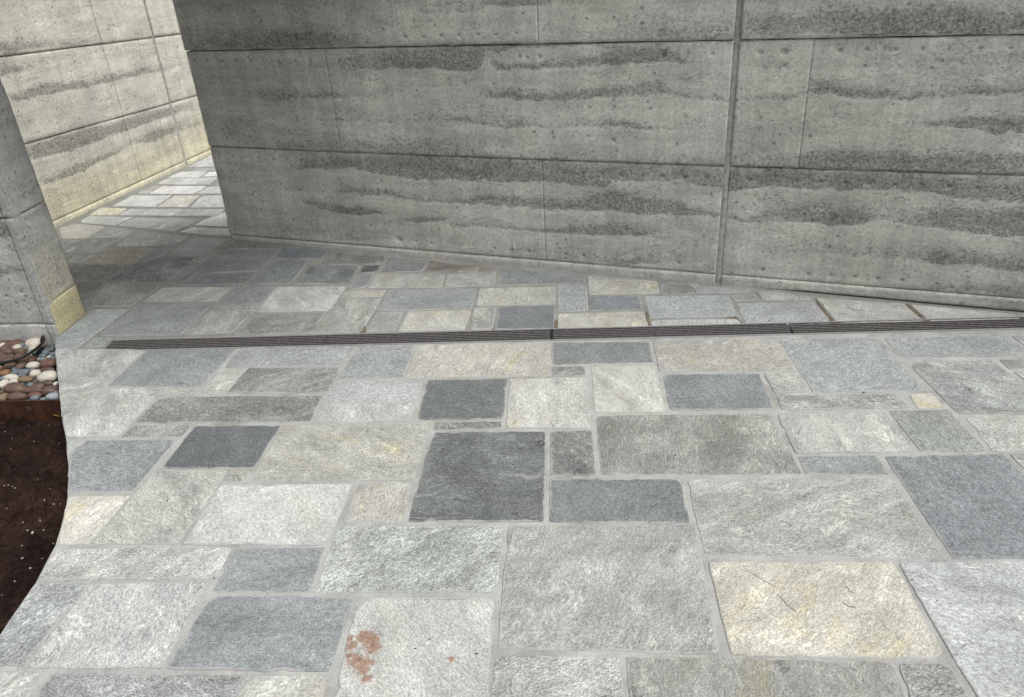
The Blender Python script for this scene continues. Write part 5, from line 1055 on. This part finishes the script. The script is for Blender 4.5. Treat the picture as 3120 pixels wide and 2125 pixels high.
# ---------------------------------------------------------------- slot drain
ALU = plain('brushed_aluminium', (.36, .365, .37), .5, .3, .12, 80)
STEEL = plain('drain_steel', (.19, .182, .18), .5, .3, .25, 60)
BLK = plain('drain_shadow_plastic', (.012, .012, .013), .7)
def strip(a, b, s0, s1, z0, z1):
    """box along the drain from length a to b, between offsets s0 and s1"""
    p = DR0 + drd * a + drn * s0
    return box((p.x, p.y, z0), tuple((drd * (b - a))) + (0,), tuple(drn * (s1 - s0)) + (0,), (0, 0, z1 - z0))
LEN = [(0.0, 1.003), (1.003, 1.990), (1.997, 2.994), (2.997, 3.99), (3.993, 4.99), (4.993, 5.95)]
SKEW = .02
ch = empty('drain_channel', (DR0.x, DR0.y, 0)); tag(ch, 'long black drain trough sunk across the paving under the grates', 'drain')
def ch_part(name, a, b, s0, s1, z0, z1, m):
    v, f = strip(a, b, s0, s1, z0, z1); obj(name, [(q.x - DR0.x, q.y - DR0.y, q.z) for q in v], f, m, ch)
ch_part('trough_floor', -.02, 6.3, -.047, .055, -.15, -.06, BLK)
ch_part('side_rail', -.02, 6.3, -.0495, -.0445, -.058, .0012, ALU)
ch_part('side_rail', -.02, 6.3, .0545, .0595, -.058, .0012, ALU)
ORD = ['end grate of the slot drain, beside the concrete pier', 'slot drain grate between the pier-end grate and the black joint', 'slot drain grate just past the wide black joint', 'slot drain grate ending under the foot of the dark wall', 'slot drain grate beyond the wall corner joint', 'slot drain grate at the far end of the run']
NB = 7
for gi, (a, b) in enumerate(LEN):
    o0 = DR0 + drd * a
    gr = empty('drain_grate', (o0.x, o0.y, 0)); tag(gr, ORD[gi], 'drain grate', 'grates of the slot drain')
    def gp(name, v, f, m): obj(name, [(q.x - o0.x, q.y - o0.y, q.z) for q in v], f, m, gr)
    for j in range(NB):
        s = -.0405 + j * (.0905 / (NB - 1)); t = .0027 if 0 < j < NB - 1 else .0030
        p0 = DR0 + drd * (a + .002) ; 
        # wedge wire: wide on top, narrow below
        q0 = DR0 + drd * (a + .003) + drn * s; q1 = DR0 + drd * (b - .003) + drn * s; w2 = drn * t; w1 = drn * t * .4
        v = [Vector((*(q0 - w2), .0008)), Vector((*(q1 - w2), .0008)), Vector((*(q1 + w2), .0008)), Vector((*(q0 + w2), .0008)),
             Vector((*(q0 - w1), -.008)), Vector((*(q1 - w1), -.008)), Vector((*(q1 + w1), -.008)), Vector((*(q0 + w1), -.008))]
        gp('bar', v, [(0, 1, 2, 3), (0, 4, 5, 1), (2, 6, 7, 3), (1, 5, 6, 2), (3, 7, 4, 0), (4, 7, 6, 5)], STEEL)
    for j in range(7):
        c_ = a + .05 + j * (b - a - .1) / 6
        v, f = strip(c_ - .003, c_ + .003, -.042, .052, -.016, -.0085); gp('cross_rod', v, f, STEEL)
v, f = strip(1.986, 2.001, -.043, .053, -.02, .0005)
obj('joint_cover', [(q.x - DR0.x, q.y - DR0.y, q.z) for q in v], f, BLK, ch)

# ---------------------------------------------------------------- main rammed earth wall
MO = (-1.6254, 4.4001, 0.0); MU = (0.92532, -0.37919, 0.0); MN = (-0.37919, -0.92532, 0.0)
zmid = lambda u: .550 + .0005 * u + .0018 * u * u if u < 4.3 else .586
zup = lambda u: 1.057 + .0105 * min(u, 4.5)
zpl = lambda u: .02 + .0095 * min(u, 4.5)
add = lambda f_, d: (lambda u: f_(u) + d)
const = lambda c: (lambda u: c)
wall = empty('rammed_earth_wall', MO); tag(wall, 'long grey rammed earth wall with dark ragged layers rising behind the drain', 'wall')
mi = Matrix.Translation(Vector(MO)).inverted()
def mp(name, u0, u1, zl, zh, st, proud, seed, **kw):
    o = panel(name, (0, 0, 0), MU, MN, u0, u1, zl, zh, st, EARTH, wall, BANDS_MAIN, PITS_MAIN, proud, None, 1.0, seed, .12, **kw) if False else panel(name, (0, 0, 0), MU, MN, u0, u1, zl, zh, st, EARTH, wall, BANDS_MAIN, PITS_MAIN, proud, None, 1.0, seed, .12)
    return o
FS = .0075
J0, J1 = 2.8205, 2.8465
mp('panel', 0.0, 1.9728, add(zpl, .0015), add(zmid, -.0015), FS, .000, 1)
mp('panel', 1.9734, J0, add(zpl, .0015), add(zmid, -.0015), FS, .001, 2)
mp('panel', J1, 4.15, add(zpl, .0015), add(zmid, -.0015), FS, .000, 3)
mp('panel', 4.152, 6.2, add(zpl, .0015), add(zmid, -.0015), .03, .000, 3)
mp('panel', 0.0, .862, add(zmid, .0015), add(zup, -.0022), FS, .004, 4)
mp('panel', .8626, J0, add(zmid, .0015), add(zup, -.0022), FS, .005, 5)
mp('panel', J1, 3.127, add(zmid, .0015), add(zup, -.0022), FS, .004, 6)
mp('panel', 3.1280, 4.15, add(zmid, .0015), add(zup, -.0022), FS, .005, 7)
mp('panel', 4.152, 6.2, add(zmid, .0015), add(zup, -.0022), .03, .004, 7)
mp('panel', 0.0, 1.980, add(zup, .0022), const(1.585), FS, .011, 8)
mp('panel', 1.9806, J0, add(zup, .0022), const(1.585), FS, .011, 9)
mp('panel', J1, 4.15, add(zup, .0022), const(1.585), FS, .012, 10)
mp('panel', 4.152, 6.2, add(zup, .0022), const(1.585), .03, .012, 10)
for z0, z1 in ((1.588, 2.11), ):
    mp('panel', 0.0, J0, const(z0), const(z1), .03, .008, 11); mp('panel', J1, 6.2, const(z0), const(z1), .03, .008, 12)
mp('plinth', 0.0, J0, const(-.02), zpl, FS, .0018, 13); mp('plinth', J1, 6.2, lambda u: -.02 + .023 * min(1, max(0, (u - 2.95) / .25)), zpl, .010, .0018, 14)
mv = [Vector(MU), Vector(MN)]
def wallbox(name, u0, u1, s0, s1, z0, z1, m, par=wall):
    v, f = box(tuple(mv[0] * u0 + mv[1] * s0 + Vector((0, 0, z0))), tuple(mv[0] * (u1 - u0)), tuple(mv[1] * (s1 - s0)), (0, 0, z1 - z0)); return obj(name, v, f, m, par)
wallbox('core', .012, 6.19, -.345, -.03, -.1, 2.10, CORE)
wallbox('end_face', .002, .011, -.35, -.1205, -.1, 2.11, EARTH); wallbox('rear_face', .002, 6.2, -.36, -.3505, -.1, 2.11, EARTH_FAR)
wallbox('coping', -.01, 6.21, -.37, .02, 2.1105, 2.15, EARTH)
nseg = 60; V = []; F = []
for i in range(nseg + 1):
    z = 2.11 * i / nseg
    for uu, ss in ((J0 - .004, -.007), (J0 + .003, -.002 + .002 * noise.noise(Vector((z * 9, 1, 0)))), (J1 - .003, -.002 + .002 * noise.noise(Vector((z * 9, 4, 0)))), (J1 + .004, -.007)):
        q = mv[0] * uu + mv[1] * ss; V.append((q.x, q.y, z - .01))
    if i:
        for j in range(3): F.append((4 * i - 4 + j, 4 * i - 3 + j, 4 * i + 1 + j, 4 * i + j))
obj('joint_sealant', V, F, SEAL, wall, True)
TIEM = plain('galvanised_tie', (.55, .54, .5), .5, .3)
q = mv[0] * TIE[0] + mv[1] * .004
bmv = []; bmf = []
for k_, (dz, ds, rr) in enumerate(((.016, .001, .003), (.008, .006, .0035), (-.006, .007, .0035), (-.015, .002, .002))):
    for j in range(6):
        an = j * math.pi / 3; c_ = q + mv[0] * (math.cos(an) * rr + dz * -.25) + mv[1] * (ds + math.sin(an) * rr); bmv.append((c_.x, c_.y, TIE[1] + dz))
    if k_:
        for j in range(6): bmf.append((k_ * 6 - 6 + j, k_ * 6 - 6 + (j + 1) % 6, k_ * 6 + (j + 1) % 6, k_ * 6 + j))
bmf += [tuple(range(5, -1, -1)), tuple(range(18, 24))]
obj('tie_stub', bmv, bmf, TIEM, wall)

# ---------------------------------------------------------------- far wall in the open passage
FO = (-2.9028, 4.8505, 0.0); FU = (0.28286, 0.95916, 0.0); FN = (0.95916, -0.28286, 0.0)
far = empty('rammed_earth_wall', FO); tag(far, 'bright warm beige rammed earth wall in the open passage beyond the pier', 'wall')
cl = lambda u: max(-2.0, min(u, 2.6))
f1 = lambda u: .533 - .034 * cl(u)
f2 = lambda u: 1.037 - .056 * cl(u)
fpz = lambda u: .035
yel = lambda U, Z: (1 - sstep(Z, .05, .45)) * .38
def fp(name, u0, u1, zl, zh, st, proud, seed):
    return panel(name, (0, 0, 0), FU, FN, u0, u1, zl, zh, st, EARTH_FAR, far, BANDS_FAR, PITS_FAR, proud, yel, 1.0, seed, .12)
G0, G1 = 1.388, 1.410
for a_, b_, st in ((-2.2, -.35, .03), (-.347, .868, .011), (.870, G0, .011), (G1, 2.6, .012), (2.602, 4.0, .04)):
    fp('panel', a_, b_, fpz, add(f1, -.002), st, .0, 20); fp('panel', a_, b_, add(f1, .002), add(f2, -.002), st, .003, 21); fp('panel', a_, b_, add(f2, .002), const(1.55), st, .008, 22)
    fp('panel', a_, b_, const(1.553), const(2.1), .04, .004, 23)
fp('plinth', -2.2, G0, const(-.02), add(fpz, -.002), .012, .004, 24); fp('plinth', G1, 4.0, const(-.02), add(fpz, -.002), .012, .004, 25)
fv = [Vector(FU), Vector(FN)]
def farbox(name, u0, u1, s0, s1, z0, z1, m):
    v, f = box(tuple(fv[0] * u0 + fv[1] * s0 + Vector((0, 0, z0))), tuple(fv[0] * (u1 - u0)), tuple(fv[1] * (s1 - s0)), (0, 0, z1 - z0)); return obj(name, v, f, m, far)
farbox('core', -2.19, 3.99, -.3, -.03, -.1, 2.09, CORE); farbox('coping', -2.2, 4.0, -.31, .02, 2.1005, 2.14, EARTH_FAR)
farbox('joint_sealant', G0 - .003, G1 + .003, -.02, -.003, -.01, 2.1, SEAL)

# ---------------------------------------------------------------- pier at the left
PO = Vector((-2.101, 3.2322, 0)); RU = Vector((0.09403, 0.99557, 0)); RN = Vector((0.99557, -0.09403, 0)); PL = Vector((-0.9935, 0.1138, 0)); PFN = Vector((-0.1138, -0.9935, 0))
pier = empty('concrete_pier', PO); tag(pier, 'grey concrete pier end of a wall beside the river pebbles', 'wall')
TH = .233
ochre_r = lambda U, Z: (1 - sstep(Z, .140, .156)) * .42 + (1 - sstep(Z, .10, .55)) * .42
def rp(name, u0, u1, z0, z1, st, proud, seed, o=ochre_r):
    return panel(name, (0, 0, 0), tuple(RU), tuple(RN), u0, u1, const(z0), const(z1), st, EARTH_PIER, pier, (), (), proud, o, 1.0, seed, .05)
for z0, z1, st in ((-.05, .150, .008), (.152, .565, .008), (.568, 1.08, .008), (1.083, 1.6, .03), (1.603, 2.3, .03)):
    rp('return_panel', .012, TH, z0, z1, st, 0, 30 + int(z0 * 9))
PB_ = [[(-.9, .30, .22, .5), (-.55, .33, .26, .6), (-.2, .36, .30, .7), (-.05, .35, .31, .7)], [(-.9, .66, .60, .9), (-.4, .64, .52, .9), (-.05, .62, .48, .9)], [(-.9, .90, .82, .6), (-.1, .88, .80, .6)]]
def fpn(name, u0, u1, z0, z1, st, proud, seed):
    return panel(name, (0, 0, 0), tuple(-PL), tuple(PFN), u0, u1, const(z0), const(z1), st, EARTH_PIER, pier, PB_, [(-.18, .20, 1.1), (-.10, .22, .9), (-.26, .33, 1.0)], proud, None, 1.0, seed, .05)
for z0, z1 in ((-.25, .055), (.057, .565), (.567, 1.08)):
    fpn('front_panel', -1.6, -.0475, z0, z1, .008, 0, 40 + int(z0 * 9)); fpn('corner_strip', -.046, -.002, z0, z1, .008, .002, 50 + int(z0 * 9))
fpn('front_panel', -1.6, -.002, 1.083, 2.3, .04, 0, 60)
v, f = box(tuple(PL * 1.6 - PFN * .02 ), tuple(-PL * 1.58), tuple(-PFN * (TH - .045)), (0, 0, 2.29)); obj('core', v, f, CORE, pier)
v, f = box(tuple(PL * 1.6 - PFN * (TH - .02)), tuple(-PL * 1.585), tuple(-PFN * .015), (0, 0, 2.3)); obj('rear_face', v, f, EARTH_PIER, pier)

# added canopy, out of view, put there to darken the wall's left end
rf = empty('added_shade_canopy', MO); tag(rf, 'unseen canopy added to shade the left end of the grey wall', 'shade_blocker')
v, f = box(tuple(mv[0] * .0 + mv[1] * .022 + Vector((0, 0, 1.80))), tuple(mv[0] * 1.45), tuple(mv[1] * 1.25), (0, 0, .20))
obj('slab', v, f, CONC, rf)
v, f = box(tuple(mv[0] * .0 + mv[1] * 1.2725 + Vector((0, 0, 1.68))), tuple(mv[0] * 1.45), tuple(mv[1] * .05), (0, 0, .34))
obj('added_shade_lip', v, f, CONC, rf)  # hanging strip added to cut more sky light off the wall

# ---------------------------------------------------------------- planter: edging, pebbles, hose, soil litter
RUSTM = None
def mat_corten():
    k = N('weathered_steel'); p = k.pos
    a = k.noise(p, 14, 5, .65); b = k.noise(k.vmul(p, (1, 1, .3)), 50, 4, .7)
    col = k.mix(k.ramp(a, .3, .7), (.040, .016, .010), (.085, .034, .016)); f = k.ramp(b, .3, .7, .7, 1.3)
    return k.done(k.mix(1.0, col, k.xyz(f, f, f), 'MULTIPLY'), .8, k.bump(b, .3, .002), .0, .3)
CORTEN = mat_corten()
e0, e1 = Vector(EDGING[0]), Vector(EDGING[1]); ed_ = (e1 - e0).normalized(); en = Vector((ed_.y, -ed_.x)); s0 = e0 - ed_ * 1.1; Ln = (e1 - s0).length + .012
edg = empty('steel_edging', (s0.x, s0.y, 0)); tag(edg, 'rust brown steel edging strip holding back the pebbles from the soil', 'edging')
v, f = box((0, 0, -.16), tuple(ed_ * Ln) + (0,), tuple(-en * .006) + (0,), (0, 0, .14)); obj('plate', v, f, CORTEN, edg)
for dd in (Ln - .155,):
    c_ = ed_ * dd + en * .0005; V = []; 
    for j in range(14):
        an = j * math.pi * 2 / 14; q = c_ + ed_ * (.011 * math.cos(an)); V.append((q.x, q.y, -.055 + .011 * math.sin(an)))
    obj('bolt_hole', V, [tuple(range(14))], CRK, edg)

PC = {'N': ((.105, .066, .050), (.15, .10, .075)), 'R': ((.115, .060, .047), (.155, .088, .068)), 'D': ((.085, .056, .045), (.12, .08, .066)), 'T': ((.16, .105, .065), (.21, .15, .10)), 'O': ((.24, .13, .055), (.20, .11, .06)),
      'S': ((.105, .125, .143), (.165, .19, .21)), 'L': ((.22, .25, .265), (.30, .33, .34)), 'W': ((.50, .465, .395), (.57, .54, .475)), 'P': ((.56, .46, .41), (.62, .56, .50))}
def mat_peb(key):
    k = N('pebble_' + key); p = k.pos; a, b = PC[key]
    n1 = k.noise(p, 22, 4, .6); n2 = k.noise(p, 260, 2, .6)
    col = k.mix(k.ramp(n1, .35, .65), a, b)
    if key in 'WP':
        col = k.mix(k.math('MULTIPLY', k.ramp(k.noise(p, 120, 3, .6), .60, .70), .55), col, (.30, .24, .19))
        col = k.mix(k.math('MULTIPLY', k.ramp(k.noise(p, 34, 4, .6), .55, .68), .35), col, (.50, .42, .28))
    f = k.ramp(n2, .3, .7, .86, 1.12)
    return k.done(k.mix(1.0, col, k.xyz(f, f, f), 'MULTIPLY'), .5, k.bump(n2, .12, .001), 0, .35)
PM = {k_: mat_peb(k_) for k_ in PC}
LB = {'N': 'smooth brown river pebble in the bed beside the pier', 'R': 'reddish brown river pebble in the bed beside the pier', 'D': 'dark brown river pebble in the bed beside the pier', 'T': 'tan brown river pebble in the bed beside the pier', 'O': 'ochre orange river pebble near the hose',
      'S': 'slate grey river pebble in the bed beside the pier', 'L': 'pale blue grey river pebble in the bed beside the pier', 'W': 'cream white river pebble in the bed beside the pier', 'P': 'pinkish white river pebble in the bed beside the pier'}
NM = {'N': 'brown', 'R': 'reddish', 'D': 'dark', 'T': 'tan', 'O': 'ochre', 'S': 'slate', 'L': 'pale', 'W': 'white', 'P': 'pink'}
ico = bmesh.new(); bmesh.ops.create_icosphere(ico, subdivisions=3, radius=1); IV = [v.co.copy() for v in ico.verts]; IF = [tuple(v.index for v in f.verts) for f in ico.faces]; ico.free()
def peb_verts(a, b, c, ang, seed):
    out = []; ca, sa = math.cos(ang), math.sin(ang)
    for q in IV:
        k_ = 1 + .16 * noise.noise(q * .9 + Vector((seed * 3.1, 0, 0))) + .05 * noise.noise(q * 2.2 + Vector((0, seed * 2.7, 0)))
        e = lambda t: math.copysign(abs(t) ** .88, t)
        x, y, z = e(q.x) * a * k_, e(q.y) * b * k_, e(q.z) * c * k_
        out.append((x * ca - y * sa, x * sa + y * ca, z))
    return out
CN = {'N': 'larger brown', 'R': 'larger reddish', 'D': 'larger dark brown', 'T': 'larger tan', 'O': 'larger ochre', 'S': 'larger slate grey', 'L': 'larger pale grey', 'W': 'larger cream white', 'P': 'larger pinkish white'}
prs = random.Random(5)
for i, (x, y, a, b, c, key) in enumerate(PEBBLES):
    # smaller stones lie lower between the bigger ones
    o = obj('river_pebble', peb_verts(a * 1.0, b * 1.04, c * 1.32, prs.uniform(-.22, .22), i), IF, PM[key], None, True, (x, y, -.036 + min(.016, a * .22)))
    size = 'small ' if a < .022 else ('big ' if a > .042 else '')
    dh = min((Vector((x, y)) - Vector(q)).length for q in HOSE)
    near = min((q for q in PEBBLES if q[2] > a and q != PEBBLES[i]), key=lambda q: math.hypot(q[0] - x, q[1] - y), default=None)
    where = 'by the black hose' if dh < .055 else 'along the steel edging' if y < 2.72 else 'by the pier foot' if y > 3.08 else 'amid the bed'
    lab = size + LB[key].split(' in the')[0].split(' near')[0].replace(' river', '') + ' ' + where + (', beside ' + CN[near[5]] + ' one' if near else '')
    grp = NM[key] + ' pebbles in the planter bed'
    if key == 'P' and a > .07: lab, grp = 'largest pinkish white pebble under the curled end of the black hose', None
    elif key == 'W' and a > .075: lab, grp = 'large rounded cream pebble against the edge of the paving', None
    elif key == 'N' and a > .10: lab, grp = 'long flat brown pebble lying along the steel edging', None
    elif key == 'L' and a > .045: lab, grp = 'pale speckled blue grey pebble in the corner of edging and paving', None
    tag(o, lab, 'pebble', grp)
# the bed under and beyond them
V, F, M_ = [], [], []
mats = list('NRDTSLW')
for i in range(900):
    x = prs.uniform(-3.5, -1.83); t_ = prs.random(); ylo = EDGING[1][1] - .115 * 0 + (-1.85 - x) * .02 + .03; y = ylo + t_ * (3.24 + (-2.1 - x) * .115 - ylo)
    deep = x > -2.28
    if x > -1.79 - .13 - (y - 2.63) * .50 + .0: continue
    a = prs.uniform(.014, .032 if deep else .05); 
    if y - a * .9 < ylo - .01: continue
    zz = -.068 - a * .3 if deep else -.045
    vs = peb_verts(a, a * prs.uniform(.6, .95), a * prs.uniform(.4, .65), prs.uniform(0, 3), i + 300); k0 = len(V)
    V += [(p_[0] + x, p_[1] + y, p_[2] + zz) for p_ in vs]; F += [tuple(q + k0 for q in f) for f in IF]; M_ += [prs.choice([0, 1, 2, 4, 4, 4, 4, 6, 3, 5]) if not deep else prs.choice([4, 4, 4, 2, 0])] * len(IF)
pb = obj('pebble_bed', V, F, None, None, True); [pb.data.materials.append(PM[m_]) for m_ in mats]
pb.data.polygons.foreach_set('material_index', M_); tag(pb, 'mixed small river pebbles filling the planter bed', 'pebbles', kind='stuff')

HOSEM = plain('black_poly_tube', (.012, .012, .013), .38, 0, .1)
hp = [Vector((x, y, .0)) for x, y in HOSE]
zs = [.004, .004, .006, .010, .012, .016, .018, .018, .016, .012, -.012]
cu = bpy.data.curves.new('irrigation_hose', 'CURVE'); cu.dimensions = '3D'; cu.bevel_depth = .0062; cu.bevel_resolution = 4; cu.resolution_u = 8; cu.use_fill_caps = True
sp = cu.splines.new('BEZIER'); sp.bezier_points.add(len(hp) - 1)
for bp, q, z in zip(sp.bezier_points, hp, zs):
    bp.co = (q.x, q.y, z); bp.handle_left_type = bp.handle_right_type = 'AUTO'
tmp = bpy.data.objects.new('tmp', cu); COL.objects.link(tmp); dg = bpy.context.evaluated_depsgraph_get()
hm = bpy.data.meshes.new_from_object(tmp.evaluated_get(dg)); bpy.data.objects.remove(tmp); bpy.data.curves.remove(cu)
hm.name = 'irrigation_hose'; hm.materials.clear(); hm.materials.append(HOSEM); hm.polygons.foreach_set('use_smooth', [True] * len(hm.polygons))
ho = bpy.data.objects.new('irrigation_hose', hm); COL.objects.link(ho); tag(ho, 'thin black irrigation hose curving over the river pebbles', 'hose')

def soil_z(x, y):
    i = int(round((x + 3.6) / 2.45 * (nx - 1))); j = int(round((y - .2) / 3.4 * (ny - 1)))
    return float(Zs[max(0, min(ny - 1, j)), max(0, min(nx - 1, i))])
CHIP = plain('wood_chip', (.46, .42, .36), .9, 0, .3, 60)
V, F = [], []
allc = [(x, y, a, b) for x, y, a, b in CHIPS]
for i in range(16):
    y = prs.uniform(.8, 2.6); x = prs.uniform(-3.3, -1.5); allc.append((x, y, prs.uniform(.0005, .0014), prs.uniform(.0005, .0014)))
for (x, y, a, b) in allc:
    z = soil_z(x, y); an = prs.uniform(-.4, .4); k0 = len(V); a *= .38; b *= .38
    for sx, sy in ((-1, -1), (1, -.7), (.9, 1), (-.8, .8)):
        V.append((x + (sx * a * math.cos(an) - sy * b * math.sin(an)), y + (sx * a * math.sin(an) + sy * b * math.cos(an)), z + .002 + prs.uniform(0, .002)))
    for q in V[k0:k0 + 4]: pass
    V += [(p_[0], p_[1], z - .003) for p_ in V[k0:k0 + 4]]
    F += [(k0, k0 + 1, k0 + 2, k0 + 3)] + [(k0 + j, k0 + 4 + j, k0 + 4 + (j + 1) % 4, k0 + (j + 1) % 4) for j in range(4)]
tag(obj('wood_chips', V, F, CHIP), 'pale flecks of wood chip scattered on dark soil', 'chips', kind='stuff')
LEAFM = plain('dry_leaf', (.42, .30, .08), .7, 0, .35, 70)
V = []; F = []; lz = soil_z(LEAF[0], LEAF[1]) + .012
nl = 9
for i in range(nl):
    t = i / (nl - 1); wd = .012 * math.sin(math.pi * min(1, t * .9 + .08)) ** .7; x = -.02 + .04 * t
    V += [(x, -wd, .006 * math.sin(t * 5) + .004), (x, 0, .006 * math.sin(t * 5)), (x, wd, .006 * math.sin(t * 5) + .007)]
    if i: F += [(3 * i - 3, 3 * i - 2, 3 * i + 1, 3 * i), (3 * i - 2, 3 * i - 1, 3 * i + 2, 3 * i + 1)]
tag(obj('dry_leaf', V, F, LEAFM, None, True, (LEAF[0], LEAF[1], lz)), 'small curled yellow leaf on the soil under the steel edging', 'leaf')
